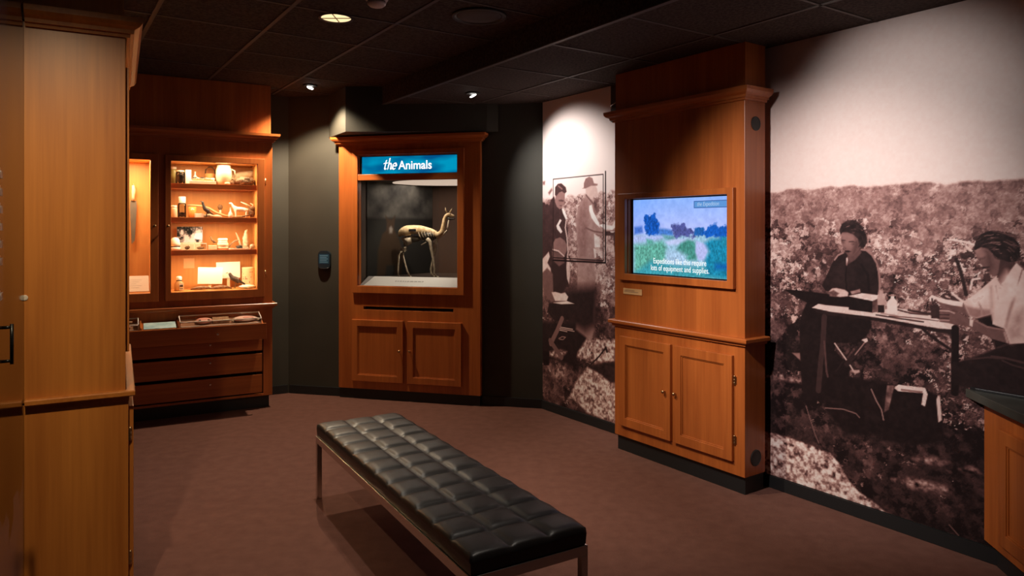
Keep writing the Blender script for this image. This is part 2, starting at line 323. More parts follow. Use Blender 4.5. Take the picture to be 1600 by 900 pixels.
RIGHT_MURAL=[('p',[[2.082,0.319],[2.21,0.322],[2.333,0.328],[2.499,0.317],[2.639,0.302],[2.684,0.264],[2.713,0.223],[2.75,0.178],[2.8,0.137],[2.883,0.109],[2.943,0.077],[3.041,0.042],[2.082,-0.002]],0.62,0.006,0.55),
('p',[[3.078,0.39],[3.14,0.426],[3.2,0.423],[3.252,0.418],[3.211,0.393],[3.128,0.383]],0.42,0.012,0.4),
('p',[[2.976,0.257],[3.066,0.29],[3.164,0.299],[3.264,0.291],[3.246,0.261],[3.14,0.248],[3.041,0.237]],0.38,0.015,0.4),
('p',[[3.292,0.398],[3.359,0.429],[3.391,0.402],[3.326,0.383]],0.34,0.01,0.4),
('p',[[2.21,0.686],[2.299,0.693],[2.45,0.681],[2.499,0.661],[2.367,0.652],[2.228,0.65]],0.34,0.012,0.4),
('p',[[2.593,0.721],[2.728,0.751],[2.963,0.744],[2.957,0.597],[2.923,0.47],[2.728,0.43],[2.608,0.537]],0.07,0.01,0.03),
('p',[[2.957,0.717],[3.14,0.751],[3.2,0.737],[3.235,0.513],[3.091,0.456],[2.923,0.443],[2.934,0.606]],0.07,0.01,0.02),
('p',[[2.989,0.729],[3.009,0.75],[3.14,0.757],[3.152,0.728],[3.14,0.665],[3.123,0.671],[3.131,0.73],[3.009,0.716]],0.8,0.002,0.05),
('p',[[3.022,0.731],[3.13,0.739],[3.125,0.728],[3.022,0.722]],0.45,0.002,0.04),
('p',[[3.2,0.731],[3.209,0.73],[3.218,0.615],[3.202,0.599],[3.193,0.71]],0.72,0.002,0.04),
('p',[[2.953,0.736],[2.989,0.742],[2.979,0.694],[2.96,0.611],[2.937,0.593],[2.945,0.674]],0.4,0.003,0.2),
('p',[[2.642,0.715],[2.669,0.705],[2.661,0.676],[2.672,0.656],[2.654,0.657]],0.62,0.003,0.04),
('p',[[2.401,0.825],[2.45,0.832],[2.483,0.805],[2.507,0.75],[2.507,0.706],[2.483,0.731],[2.458,0.786]],0.42,0.004,0.1),
('l',[[2.491,0.534],[2.523,0.446],[2.549,0.38],[2.57,0.341]],0.004,0.4),
('l',[[2.608,0.547],[2.713,0.562],[2.785,0.554],[2.805,0.537]],0.004,0.45),
('l',[[2.869,0.7],[2.896,0.645],[2.923,0.603],[2.934,0.552]],0.005,0.5),
('l',[[3.252,0.114],[3.292,0.079]],0.004,0.4),
('p',[[2.497,1.13],[2.583,1.119],[2.862,1.088],[2.871,1.032],[2.845,0.978],[2.793,0.934],[2.671,0.918],[2.665,0.879],[2.757,0.8],[2.733,0.703],[2.646,0.593],[2.477,0.559],[2.457,0.727],[2.447,1.009],[2.47,1.073]],0.07,0.004,0.015),
('l',[[2.781,0.924],[2.671,0.762]],0.006,0.1),
('l',[[2.665,0.915],[2.702,0.87],[2.745,0.819],[2.777,0.774]],0.006,0.7),
('l',[[2.845,0.961],[2.798,0.898],[2.733,0.81]],0.026,0.12),
('l',[[2.842,0.954],[2.781,0.87]],0.005,0.5),
('p',[[2.816,0.955],[2.846,0.968],[2.851,0.951],[2.839,0.942]],0.8,0.002,0.04),
('p',[[2.757,0.782],[2.804,0.792],[2.807,0.779],[2.781,0.767]],0.62,0.003,0.04),
('l',[[2.603,1.056],[2.596,0.917],[2.58,0.783],[2.567,0.637]],0.03,0.17),
('l',[[2.603,0.918],[2.616,0.753],[2.624,0.725]],0.01,0.26),
('p',[[2.739,1.418],[2.714,1.419],[2.684,1.404],[2.659,1.374],[2.634,1.326],[2.608,1.265],[2.59,1.228],[2.608,1.203],[2.646,1.196],[2.733,1.185],[2.816,1.2],[2.902,1.198],[2.914,1.249],[2.909,1.327],[2.896,1.372],[2.874,1.41],[2.839,1.438],[2.816,1.446]],0.09,0.003,0.02),
('l',[[2.816,1.437],[2.842,1.435],[2.874,1.409],[2.898,1.369],[2.91,1.316],[2.914,1.249],[2.911,1.21]],0.009,0.48),
('l',[[2.714,1.417],[2.684,1.403],[2.664,1.377]],0.008,0.5),
('p',[[2.763,1.418],[2.807,1.45],[2.816,1.42],[2.781,1.381],[2.74,1.354],[2.735,1.398]],0.3,0.003,0.04),
('p',[[2.703,1.514],[2.708,1.528],[2.733,1.53],[2.769,1.519],[2.793,1.494],[2.807,1.471],[2.802,1.437],[2.781,1.413],[2.763,1.396],[2.742,1.403],[2.728,1.421],[2.714,1.44],[2.706,1.469],[2.7,1.49]],0.4,0.002,0.02),
('p',[[2.703,1.487],[2.724,1.48],[2.728,1.47],[2.714,1.467],[2.705,1.474]],0.2,0.003,0.04),
('p',[[2.745,1.475],[2.769,1.475],[2.784,1.467],[2.769,1.459],[2.748,1.464]],0.2,0.003,0.04),
('p',[[2.723,1.428],[2.739,1.43],[2.76,1.425],[2.742,1.418],[2.728,1.419]],0.14,0.002,0.04),
('p',[[2.719,1.452],[2.733,1.444],[2.728,1.435],[2.721,1.439]],0.25,0.003,0.04),
('p',[[2.702,1.519],[2.733,1.515],[2.769,1.505],[2.793,1.493],[2.787,1.482],[2.757,1.492],[2.714,1.499]],0.5,0.006,0.04),
('p',[[2.699,1.511],[2.692,1.542],[2.706,1.575],[2.733,1.591],[2.769,1.597],[2.804,1.582],[2.828,1.545],[2.845,1.515],[2.847,1.477],[2.833,1.451],[2.816,1.444],[2.801,1.469],[2.795,1.496],[2.771,1.517],[2.733,1.53],[2.708,1.528]],0.1,0.002,0.06),
('p',[[2.731,1.391],[2.738,1.391],[2.74,1.377],[2.736,1.344],[2.73,1.353]],0.85,0.001,0.04),
('p',[[2.781,1.499],[2.804,1.471],[2.802,1.437],[2.781,1.413],[2.763,1.399],[2.769,1.436],[2.778,1.471]],0.27,0.012,0.02),
('p',[[2.714,1.514],[2.763,1.514],[2.775,1.482],[2.757,1.447],[2.727,1.446],[2.712,1.481]],0.46,0.014,0.02),
('p',[[2.728,1.426],[2.751,1.418],[2.763,1.399],[2.742,1.404]],0.3,0.008,0.04),
('p',[[2.705,1.488],[2.724,1.487],[2.728,1.483],[2.707,1.483]],0.12,0.003,0.04),
('p',[[2.745,1.48],[2.769,1.482],[2.784,1.475],[2.769,1.477],[2.748,1.476]],0.12,0.003,0.04),
('p',[[2.725,1.43],[2.742,1.431],[2.757,1.426],[2.742,1.421],[2.728,1.423]],0.1,0.002,0.04),
('p',[[2.646,1.326],[2.733,1.354],[2.769,1.297],[2.757,1.216],[2.646,1.214],[2.615,1.241]],0.12,0.03,0.03),
('l',[[2.816,1.357],[2.851,1.302],[2.857,1.223]],0.012,0.05),
('l',[[2.733,1.342],[2.727,1.284],[2.733,1.22]],0.006,0.05),
('p',[[2.346,1.191],[2.423,1.193],[2.531,1.19],[2.646,1.184],[2.751,1.183],[2.757,1.123],[2.646,1.118],[2.544,1.118],[2.491,1.127],[2.409,1.16]],0.06,0.002,0.01),
('p',[[2.631,1.201],[2.649,1.218],[2.674,1.222],[2.721,1.216],[2.747,1.201],[2.742,1.182],[2.696,1.174],[2.665,1.176],[2.64,1.178]],0.7,0.003,0.1),
('p',[[2.627,1.195],[2.659,1.209],[2.69,1.193],[2.671,1.172],[2.636,1.174]],0.35,0.004,0.2),
('p',[[2.754,1.209],[2.776,1.215],[2.807,1.226],[2.811,1.208],[2.781,1.198],[2.762,1.193]],0.5,0.003,0.1),
('l',[[2.738,1.214],[2.747,1.201],[2.745,1.186]],0.006,0.06),
('p',[[2.528,1.1],[2.567,1.125],[2.608,1.122],[2.745,1.122],[2.828,1.109],[3.007,1.141],[3.07,1.136],[3.172,1.119],[3.211,1.102],[3.283,1.084],[3.283,1.063],[3.202,1.061],[3.07,1.071],[2.919,1.082],[2.781,1.085],[2.646,1.087]],0.82,0.002,0.06),
('p',[[2.528,1.099],[2.646,1.086],[2.781,1.084],[2.919,1.081],[3.07,1.069],[3.202,1.059],[3.284,1.062],[3.284,1.038],[3.172,1.043],[3.007,1.056],[2.828,1.067],[2.646,1.066],[2.559,1.075]],0.1,0.002,0.02),
('l',[[2.896,1.096],[2.963,1.092],[3.07,1.087],[3.132,1.085]],0.007,0.2),
('l',[[3.007,1.133],[3.07,1.122],[3.152,1.123]],0.008,0.25),
('l',[[2.963,1.098],[3.091,1.1],[3.202,1.097]],0.004,0.3),
('l',[[3.06,1.136],[3.111,1.132],[3.162,1.127]],0.01,0.18),
('l',[[2.919,1.107],[3.007,1.102]],0.004,0.5),
('p',[[2.745,1.183],[2.816,1.204],[2.921,1.2],[2.902,1.179],[2.876,1.166]],0.8,0.002,0.04),
('p',[[2.744,1.179],[2.876,1.167],[2.876,1.105],[2.744,1.109]],0.06,0.002,0.04),
('p',[[2.876,1.167],[2.903,1.182],[2.903,1.112],[2.876,1.105]],0.3,0.002,0.15),
('p',[[2.902,1.195],[2.911,1.205],[2.911,1.227],[2.932,1.228],[2.932,1.206],[2.943,1.196],[2.943,1.118],[2.937,1.111],[2.902,1.109]],0.62,0.002,0.06),
('p',[[2.903,1.148],[2.938,1.151],[2.938,1.112],[2.903,1.109]],0.1,0.001,0.04),
('p',[[2.953,1.169],[2.967,1.185],[2.972,1.192],[2.972,1.209],[2.987,1.21],[2.989,1.191],[3.004,1.176],[3.003,1.115],[2.952,1.112]],0.88,0.002,0.04),
('l',[[2.963,1.203],[2.996,1.206]],0.006,0.5),
('l',[[3.278,1.068],[3.276,0.76]],0.034,0.06),
('l',[[3.127,1.051],[3.172,1.016],[3.262,0.961]],0.014,0.1),
('l',[[3.137,1.015],[3.167,0.987]],0.006,0.5),
('p',[[3.26,0.899],[3.307,0.919],[3.362,0.945],[3.451,0.995],[3.507,1.029],[3.665,1.053],[3.665,0.694],[3.494,0.684],[3.407,0.785],[3.269,0.8]],0.09,0.006,0.02),
('l',[[3.434,0.958],[3.486,0.958],[3.561,0.948]],0.008,0.22),
('l',[[3.477,0.945],[3.519,0.93],[3.561,0.924]],0.006,0.2),
('l',[[3.326,0.927],[3.416,0.95],[3.494,0.955]],0.006,0.2),
('p',[[3.362,1.128],[3.434,1.151],[3.451,1.098],[3.503,1.094],[3.503,1.026],[3.451,1.0],[3.416,1.094]],0.08,0.004,0.04),
('p',[[3.158,1.202],[3.172,1.222],[3.198,1.218],[3.221,1.199],[3.269,1.199],[3.314,1.197],[3.342,1.136],[3.298,1.147],[3.25,1.162],[3.227,1.166],[3.209,1.175],[3.194,1.193],[3.178,1.178],[3.162,1.181]],0.35,0.002,0.05),
('p',[[3.158,1.207],[3.172,1.222],[3.2,1.213],[3.241,1.204],[3.312,1.199],[3.309,1.176],[3.26,1.18],[3.216,1.188],[3.2,1.193],[3.19,1.205],[3.176,1.188],[3.162,1.19]],0.85,0.002,0.05),
('p',[[3.166,1.169],[3.197,1.181],[3.209,1.165],[3.208,1.11],[3.168,1.106]],0.16,0.002,0.04),
('l',[[3.172,1.203],[3.178,1.178]],0.007,0.15),
('l',[[3.184,1.196],[3.19,1.173]],0.006,0.2),
('p',[[3.208,1.152],[3.233,1.167],[3.255,1.159],[3.288,1.149],[3.326,1.13],[3.416,1.094],[3.49,1.091],[3.508,1.025],[3.434,1.039],[3.348,1.08],[3.298,1.089],[3.241,1.091],[3.208,1.093]],0.34,0.002,0.03),
('l',[[3.209,1.148],[3.25,1.15],[3.274,1.142]],0.005,0.6),
('l',[[3.209,1.129],[3.25,1.131]],0.004,0.16),
('l',[[3.211,1.111],[3.25,1.115]],0.004,0.16),
('l',[[3.206,1.102],[3.25,1.104]],0.004,0.55),
('l',[[3.358,1.118],[3.416,1.092],[3.486,1.086]],0.006,0.45),
('p',[[3.342,1.121],[3.357,1.118],[3.353,1.085],[3.34,1.09]],0.7,0.002,0.15),
('p',[[3.451,1.329],[3.438,1.316],[3.407,1.284],[3.362,1.239],[3.312,1.199],[3.339,1.136],[3.371,1.127],[3.434,1.154],[3.438,1.107],[3.486,1.092],[3.507,1.025],[3.665,1.057],[3.665,1.318],[3.561,1.364],[3.533,1.395],[3.511,1.367],[3.468,1.296]],0.72,0.002,0.04),
('p',[[3.318,1.185],[3.362,1.174],[3.429,1.173],[3.435,1.152],[3.371,1.127],[3.339,1.136]],0.5,0.008,0.05),
('p',[[3.425,1.278],[3.435,1.284],[3.444,1.206],[3.438,1.126],[3.43,1.185]],0.58,0.008,0.04),
('p',[[3.54,1.291],[3.528,1.232],[3.507,1.153],[3.494,1.093],[3.487,1.102],[3.503,1.182],[3.524,1.251]],0.5,0.006,0.04),
('l',[[3.371,1.22],[3.389,1.181],[3.394,1.142]],0.008,0.55),
('l',[[3.486,1.073],[3.498,1.031]],0.008,0.55),
('l',[[3.451,1.285],[3.46,1.227]],0.006,0.55),
('l',[[3.468,1.277],[3.494,1.261],[3.528,1.266]],0.006,0.4),
('l',[[3.46,1.315],[3.472,1.292],[3.486,1.283]],0.005,0.42),
('l',[[3.557,1.369],[3.536,1.291],[3.494,1.273]],0.005,0.5),
('p',[[3.438,1.418],[3.46,1.413],[3.524,1.398],[3.528,1.389],[3.511,1.362],[3.486,1.309],[3.47,1.294],[3.458,1.33],[3.442,1.344]],0.22,0.003,0.04),
('p',[[3.362,1.45],[3.389,1.465],[3.416,1.459],[3.435,1.434],[3.447,1.411],[3.468,1.404],[3.46,1.345],[3.451,1.329],[3.437,1.328],[3.425,1.343],[3.421,1.355],[3.412,1.367],[3.398,1.373],[3.378,1.393],[3.371,1.42],[3.365,1.435]],0.36,0.002,0.02),
('p',[[3.365,1.445],[3.389,1.461],[3.407,1.455],[3.416,1.437],[3.389,1.431],[3.371,1.428]],0.47,0.005,0.04),
('p',[[3.38,1.415],[3.396,1.421],[3.409,1.419],[3.407,1.409],[3.389,1.406],[3.383,1.398]],0.17,0.003,0.04),
('p',[[3.389,1.366],[3.407,1.371],[3.425,1.375],[3.43,1.369],[3.414,1.364],[3.398,1.362]],0.12,0.002,0.04),
('p',[[3.411,1.362],[3.427,1.36],[3.425,1.348],[3.416,1.351]],0.17,0.002,0.04),
('l',[[3.367,1.445],[3.389,1.454],[3.416,1.447]],0.005,0.5),
('p',[[3.358,1.46],[3.367,1.491],[3.389,1.523],[3.425,1.539],[3.46,1.539],[3.494,1.527],[3.528,1.503],[3.549,1.474],[3.546,1.436],[3.533,1.401],[3.503,1.397],[3.46,1.411],[3.436,1.434],[3.416,1.457],[3.389,1.463],[3.362,1.447]],0.09,0.002,0.05),
('l',[[3.255,1.497],[3.288,1.492],[3.326,1.485],[3.358,1.473]],0.009,0.75),
('l',[[3.344,1.263],[3.353,1.309],[3.383,1.316]],0.009,0.75),
('l',[[3.283,1.392],[3.302,1.372],[3.319,1.348]],0.009,0.75),
('l',[[3.326,1.465],[3.348,1.445]],0.009,0.75),
('l',[[3.264,1.239],[3.288,1.218],[3.309,1.204]],0.009,0.75),
('l',[[3.283,1.402],[3.302,1.347],[3.316,1.286],[3.326,1.236]],0.016,0.12),
('p',[[3.398,1.451],[3.418,1.452],[3.434,1.422],[3.441,1.383],[3.429,1.343],[3.421,1.358],[3.416,1.402]],0.28,0.012,0.02),
('p',[[3.369,1.435],[3.394,1.446],[3.409,1.432],[3.403,1.41],[3.38,1.406]],0.45,0.01,0.02),
('p',[[3.494,1.356],[3.528,1.319],[3.561,1.273],[3.561,1.235],[3.519,1.232],[3.477,1.248],[3.46,1.227],[3.447,1.167],[3.442,1.245],[3.46,1.286]],0.76,0.02,0.06),
('p',[[3.519,1.154],[3.561,1.197],[3.561,1.063],[3.515,1.033],[3.494,1.079]],0.6,0.02,0.08),
('p',[[3.326,1.216],[3.371,1.235],[3.416,1.263],[3.412,1.223],[3.362,1.189]],0.8,0.014,0.05),
]
LEFT_MURAL=[('p',[[-0.132,0.732],[0.56,0.807],[0.608,0.671],[0.462,0.523],[0.437,0.423],[0.177,0.448],[-0.132,0.366]],0.08,0.02,0.04),
('p',[[0.596,0.693],[0.748,0.689],[1.033,0.725],[1.033,0.563],[0.679,0.505],[0.462,0.515],[0.474,0.557]],0.66,0.012,0.5),
('p',[[0.257,0.543],[0.335,0.537],[0.257,0.46],[0.095,0.469],[0.095,0.503]],0.6,0.012,0.5),
('p',[[0.437,0.293],[0.584,0.446],[0.816,0.423],[1.033,0.386],[1.033,0.061],[0.584,0.091],[0.374,0.184]],0.68,0.012,0.5),
('p',[[0.608,0.463],[0.771,0.507],[1.033,0.57],[1.033,0.401],[0.861,0.376],[0.702,0.434]],0.12,0.01,0.1),
('p',[[0.136,0.374],[0.309,0.41],[0.335,0.341],[0.231,0.29],[0.15,0.309]],0.5,0.015,0.35),
('l',[[0.632,0.478],[0.725,0.554],[0.805,0.635]],0.012,0.1),
('l',[[0.805,0.635],[0.816,0.606]],0.02,0.1),
('p',[[0.567,1.823],[0.611,1.786],[0.657,1.76],[0.676,1.679],[0.718,1.594],[0.767,1.556],[0.849,1.545],[0.882,1.519],[0.794,1.493],[0.683,1.507],[0.676,1.423],[0.683,1.139],[0.676,0.76],[0.633,0.66],[0.448,0.733],[0.463,1.126],[0.471,1.273],[0.463,1.419],[0.448,1.634],[0.471,1.712],[0.523,1.769]],0.6,0.012,0.08),
('p',[[0.204,1.036],[0.714,1.103],[0.702,0.931],[0.691,0.79],[0.56,0.728],[0.335,0.783]],0.1,0.05,0.04),
('p',[[0.486,1.712],[0.538,1.759],[0.582,1.777],[0.597,1.613],[0.567,1.325],[0.493,1.323],[0.471,1.517]],0.5,0.03,0.08),
('l',[[0.567,1.556],[0.668,1.527],[0.767,1.518]],0.012,0.42),
('l',[[0.463,1.29],[0.676,1.298]],0.008,0.45),
('l',[[0.575,1.816],[0.626,1.771],[0.657,1.746]],0.014,0.4),
('p',[[0.567,1.869],[0.626,1.888],[0.686,1.889],[0.705,1.858],[0.714,1.81],[0.683,1.791],[0.663,1.803],[0.657,1.77],[0.611,1.795],[0.57,1.83]],0.74,0.006,0.04),
('p',[[0.526,1.87],[0.545,1.875],[0.547,1.913],[0.567,1.946],[0.611,1.96],[0.649,1.946],[0.668,1.904],[0.711,1.897],[0.707,1.884],[0.633,1.886],[0.567,1.868]],0.46,0.004,0.04),
('p',[[0.611,1.73],[0.64,1.737],[0.661,1.679],[0.728,1.593],[0.739,1.556],[0.69,1.584],[0.64,1.632],[0.611,1.69]],0.98,0.004,0.04),
('p',[[0.732,1.575],[0.767,1.586],[0.875,1.57],[0.902,1.611],[0.922,1.629],[0.939,1.61],[0.935,1.574],[0.875,1.537],[0.794,1.542]],0.95,0.004,0.1),
('p',[[0.794,1.528],[0.981,1.533],[0.981,1.501],[0.902,1.496],[0.794,1.495]],0.22,0.004,0.04),
('p',[[0.849,1.53],[0.929,1.528],[0.935,1.517],[0.862,1.519]],0.9,0.003,0.04),
('p',[[0.668,1.51],[0.732,1.481],[0.742,1.406],[0.676,1.402]],0.93,0.003,0.15),
('p',[[0.661,1.395],[0.69,1.386],[0.694,1.324],[0.674,1.317]],0.9,0.003,0.04),
('l',[[0.902,1.51],[0.918,1.373],[0.929,1.246]],0.03,0.25),
('l',[[0.955,1.51],[0.981,1.248]],0.03,0.3),
('p',[[-0.127,1.785],[0.03,1.774],[0.097,1.75],[0.117,1.792],[0.164,1.821],[0.183,1.775],[0.237,1.716],[0.269,1.715],[0.312,1.646],[0.343,1.556],[0.348,1.417],[0.359,1.318],[0.359,1.06],[0.18,1.109],[-0.127,1.09]],0.19,0.006,0.06),
('p',[[-0.109,1.8],[-0.004,1.807],[0.047,1.795],[0.081,1.768],[0.047,1.753],[0.03,1.78],[-0.022,1.776]],0.7,0.006,0.3),
('p',[[0.081,1.855],[0.131,1.894],[0.139,1.873],[0.097,1.834]],0.45,0.008,0.04),
('p',[[0.004,1.952],[0.038,1.956],[0.033,1.925],[0.009,1.926]],0.4,0.008,0.04),
('p',[[0.183,1.826],[0.229,1.851],[0.277,1.855],[0.309,1.836],[0.302,1.776],[0.271,1.729],[0.239,1.71],[0.201,1.731],[0.174,1.775]],0.5,0.004,0.03),
('p',[[0.221,1.789],[0.261,1.79],[0.296,1.781],[0.29,1.772],[0.229,1.777]],0.28,0.004,0.04),
('p',[[0.229,1.743],[0.269,1.745],[0.261,1.733]],0.3,0.004,0.04),
('p',[[0.174,1.831],[0.177,1.897],[0.213,1.923],[0.261,1.925],[0.318,1.89],[0.329,1.853],[0.306,1.838],[0.269,1.856],[0.229,1.849],[0.193,1.822]],0.2,0.004,0.05),
('l',[[0.221,1.905],[0.269,1.878]],0.012,0.45),
('p',[[0.266,1.712],[0.28,1.719],[0.309,1.691],[0.34,1.631],[0.318,1.624],[0.28,1.677]],0.95,0.003,0.04),
('p',[[0.193,1.572],[0.242,1.629],[0.264,1.617],[0.229,1.577],[0.274,1.524],[0.253,1.508],[0.205,1.544]],0.9,0.003,0.04),
('l',[[0.324,1.616],[0.312,1.556],[0.334,1.477],[0.348,1.358],[0.34,1.268]],0.014,0.75),
('p',[[0.123,1.317],[0.374,1.325],[0.374,1.129],[0.27,1.007],[0.15,1.007]],0.13,0.008,0.03),
('p',[[0.335,1.34],[0.369,1.292],[0.376,1.178],[0.361,1.093],[0.335,1.135],[0.325,1.225]],0.78,0.004,0.1),
('p',[[0.131,1.357],[0.229,1.352],[0.29,1.316],[0.301,1.266],[0.229,1.233],[0.147,1.281]],0.36,0.005,0.04),
('p',[[0.141,1.377],[0.147,1.424],[0.18,1.463],[0.245,1.476],[0.302,1.451],[0.335,1.412],[0.329,1.362],[0.296,1.318],[0.237,1.352],[0.18,1.368]],0.47,0.004,0.04),
('l',[[0.147,1.372],[0.221,1.362],[0.296,1.321]],0.012,0.75),
('p',[[-0.018,1.254],[0.004,1.291],[0.047,1.32],[0.089,1.353],[0.104,1.31],[0.071,1.257],[0.114,1.213],[0.131,1.106],[-0.004,1.098]],0.8,0.006,0.1),
('p',[[-0.017,1.158],[0.068,1.213],[0.145,1.166],[0.15,0.998],[0.204,0.949],[0.123,0.925],[0.026,0.989]],0.38,0.008,0.04),
('p',[[0.128,1.01],[0.177,1.017],[0.257,1.01],[0.309,1.022],[0.351,0.989],[0.33,0.953],[0.177,0.94]],0.82,0.004,0.1),
('p',[[0.095,0.916],[0.437,0.931],[0.452,0.876],[0.335,0.796],[0.177,0.766],[0.068,0.839]],0.09,0.006,0.04),
('p',[[0.15,0.924],[0.335,0.953],[0.429,0.939],[0.257,0.92]],0.88,0.003,0.04),
('l',[[0.27,0.801],[0.204,0.694],[0.117,0.574]],0.045,0.42),
('l',[[0.109,0.598],[0.191,0.533],[0.262,0.481]],0.045,0.38),
('p',[[0.012,0.494],[0.095,0.506],[0.095,0.388],[0.012,0.375]],0.05,0.006,0.04),
('l',[[0.252,0.729],[0.407,0.729]],0.006,0.75),
('l',[[0.241,0.716],[0.427,0.715]],0.006,0.75),
('l',[[0.241,0.703],[0.335,0.701]],0.006,0.75),
('l',[[0.225,0.63],[0.27,0.652],[0.315,0.653],[0.283,0.629],[0.236,0.626]],0.006,0.55),
('l',[[0.149,1.287],[0.149,1.966],[0.775,1.968],[0.775,1.302],[0.149,1.304]],0.007,0.05),
('l',[[0.149,1.282],[0.8,1.286],[0.8,1.988]],0.012,0.02),
]
TV_SHAPES=[([[-0.031,0.262],[0.858,0.269],[0.858,-0.045],[-0.031,-0.106]],(150, 190, 215),0.01,0.25),
([[-0.031,0.266],[0.112,0.263],[0.267,0.264],[0.295,0.251],[0.267,0.215],[0.131,0.213],[-0.031,0.203]],(170, 185, 235),0.02,0.2),
([[0.01,0.314],[0.082,0.321],[0.092,0.278],[0.01,0.263]],(70, 110, 200),0.01,0.2),
([[0.229,0.306],[0.295,0.303],[0.36,0.293],[0.36,0.258],[0.267,0.261],[0.219,0.264]],(70, 120, 200),0.01,0.25),
([[0.01,0.094],[0.01,0.189],[0.171,0.207],[0.267,0.229],[0.304,0.181],[0.295,0.098],[0.2,0.052],[0.171,0.0],[0.01,-0.001]],(95, 165, 150),0.02,0.45),
([[0.267,0.264],[0.378,0.251],[0.378,0.224],[0.286,0.237]],(95, 150, 160),0.01,0.3),
([[0.369,0.238],[0.432,0.238],[0.502,0.246],[0.536,0.246],[0.536,0.22],[0.432,0.204],[0.323,0.196],[0.295,0.216]],(190, 200, 240),0.01,0.1),
([[0.387,0.169],[0.423,0.211],[0.485,0.236],[0.536,0.226],[0.549,0.187],[0.553,0.107],[0.485,0.104],[0.405,0.136]],(70, 140, 130),0.012,0.35),
([[0.122,0.235],[0.18,0.228],[0.19,0.2],[0.131,0.199]],(90, 160, 150),0.01,0.3),
([[0.553,0.227],[0.604,0.214],[0.662,0.215],[0.645,0.176],[0.621,0.11],[0.57,0.108],[0.545,0.16]],(180, 185, 235),0.008,0.12),
([[0.304,0.153],[0.405,0.163],[0.476,0.131],[0.449,0.076],[0.295,0.07]],(165, 195, 225),0.02,0.3),
([[0.01,-0.001],[0.171,0.093],[0.378,0.066],[0.502,0.065],[0.82,0.079],[0.82,-0.003],[0.01,-0.03]],(60, 150, 165),0.02,0.3),
([[0.621,0.214],[0.67,0.241],[0.82,0.249],[0.82,0.003],[0.637,0.019],[0.621,0.11],[0.654,0.163]],(30, 130, 165),0.015,0.35),
([[0.702,0.087],[0.82,0.092],[0.82,0.06],[0.702,0.061]],(20, 90, 170),0.02,0.2),
([[0.11,0.263],[0.107,0.314],[0.102,0.357],[0.1,0.389],[0.131,0.398],[0.171,0.395],[0.205,0.402],[0.211,0.363],[0.231,0.335],[0.236,0.264]],(25, 85, 180),0.004,0.5),
([[0.341,0.293],[0.346,0.32],[0.378,0.334],[0.414,0.344],[0.467,0.327],[0.502,0.303],[0.536,0.286],[0.536,0.256],[0.369,0.255]],(80, 85, 150),0.005,0.35),
([[0.536,0.306],[0.579,0.31],[0.612,0.3],[0.621,0.267],[0.545,0.273]],(35, 95, 170),0.005,0.3),
([[0.612,0.287],[0.637,0.31],[0.686,0.322],[0.71,0.339],[0.73,0.313],[0.754,0.325],[0.781,0.316],[0.828,0.313],[0.828,0.25],[0.726,0.242],[0.637,0.261]],(25, 90, 185),0.005,0.3),
([[0.742,0.255],[0.828,0.256],[0.828,0.193],[0.75,0.204]],(40, 140, 170),0.01,0.35),
]
HAIR=[([(2.699,1.511),(2.692,1.542),(2.706,1.575),(2.733,1.591),(2.769,1.597),(2.804,1.582),(2.828,1.545),(2.845,1.515),(2.847,1.477),(2.833,1.451),(2.816,1.444),(2.801,1.469),(2.795,1.496),(2.771,1.517),(2.733,1.53),(2.708,1.528)],(2.763,1.482),70),([(3.358,1.46),(3.367,1.491),(3.389,1.523),(3.425,1.539),(3.46,1.539),(3.494,1.527),(3.528,1.503),(3.549,1.474),(3.546,1.436),(3.533,1.401),(3.503,1.397),(3.46,1.411),(3.436,1.434),(3.416,1.457),(3.389,1.463),(3.362,1.447)],(3.442,1.383),150)]

# ================================================================== CAMERA
cam = bpy.data.cameras.new('camera'); co = bpy.data.objects.new('camera', cam); C.objects.link(co)
co.location = (0, 0, 1.55); co.rotation_euler = (pi/2, 0, 0)
cam.lens = 36*1106/1600; cam.sensor_width = 36; cam.shift_y = -93/1600; cam.clip_start = .05
bpy.context.scene.camera = co
vs_ = bpy.context.scene.view_settings; vs_.view_transform = 'Standard'; vs_.look = 'None'; vs_.gamma = 1; vs_.use_curve_mapping = False; vs_.exposure = 0

# ================================================================== SETTING
H1, H2 = 2.79, 2.635
carpet = noisy(mat('brown_carpet', (.1,.06,.05), .95, spec=.1), (.135,.060,.046,1), (.165,.076,.058,1), (14,14,14), 8, 1.0, .6, 260, .3, .7)
tile = noisy(mat('dark_ceiling_tile', (.03,.02,.02), .95, spec=.2), (.036,.025,.022,1), (.080,.058,.050,1), (60,60,60), 3, 1.0, 1.0, 120)
bar = mat('brown_ceiling_bar', (.075,.055,.047), .6)
green = noisy(mat('dark_green_wall_paint', (.03,.03,.03), .7), (.034,.030,.021,1), (.043,.038,.027,1), (2,2,2), 2, 1.0, .05, 90)
plaster = mat('pale_wall_paint', (.5,.48,.46), .8)
struct('floor', MB().prism([(-4.5,-2.5),(6.5,-2.5),(6.5,3),(1.5,6.5),(-4.5,8.2)], -.1, 0), carpet)
struct('ceiling', MB().prism([(-4.5,-2.5),(6.5,-2.5),(6.5,3),(1.5,6.5),(-4.5,8.2)], H1, H1+.1), tile)
gx = Vector((.5563,-.831)); gn = Vector((.831,.5563))
E0 = Vector((-1.22,6.30))
# the lowered ceiling over the right side
e1 = E0+gx*9.4
struct('trim_1', MB().prism([tuple(E0), tuple(e1), (5.75,-1.5), (.30,6.14)], H2, H1-.001), tile)
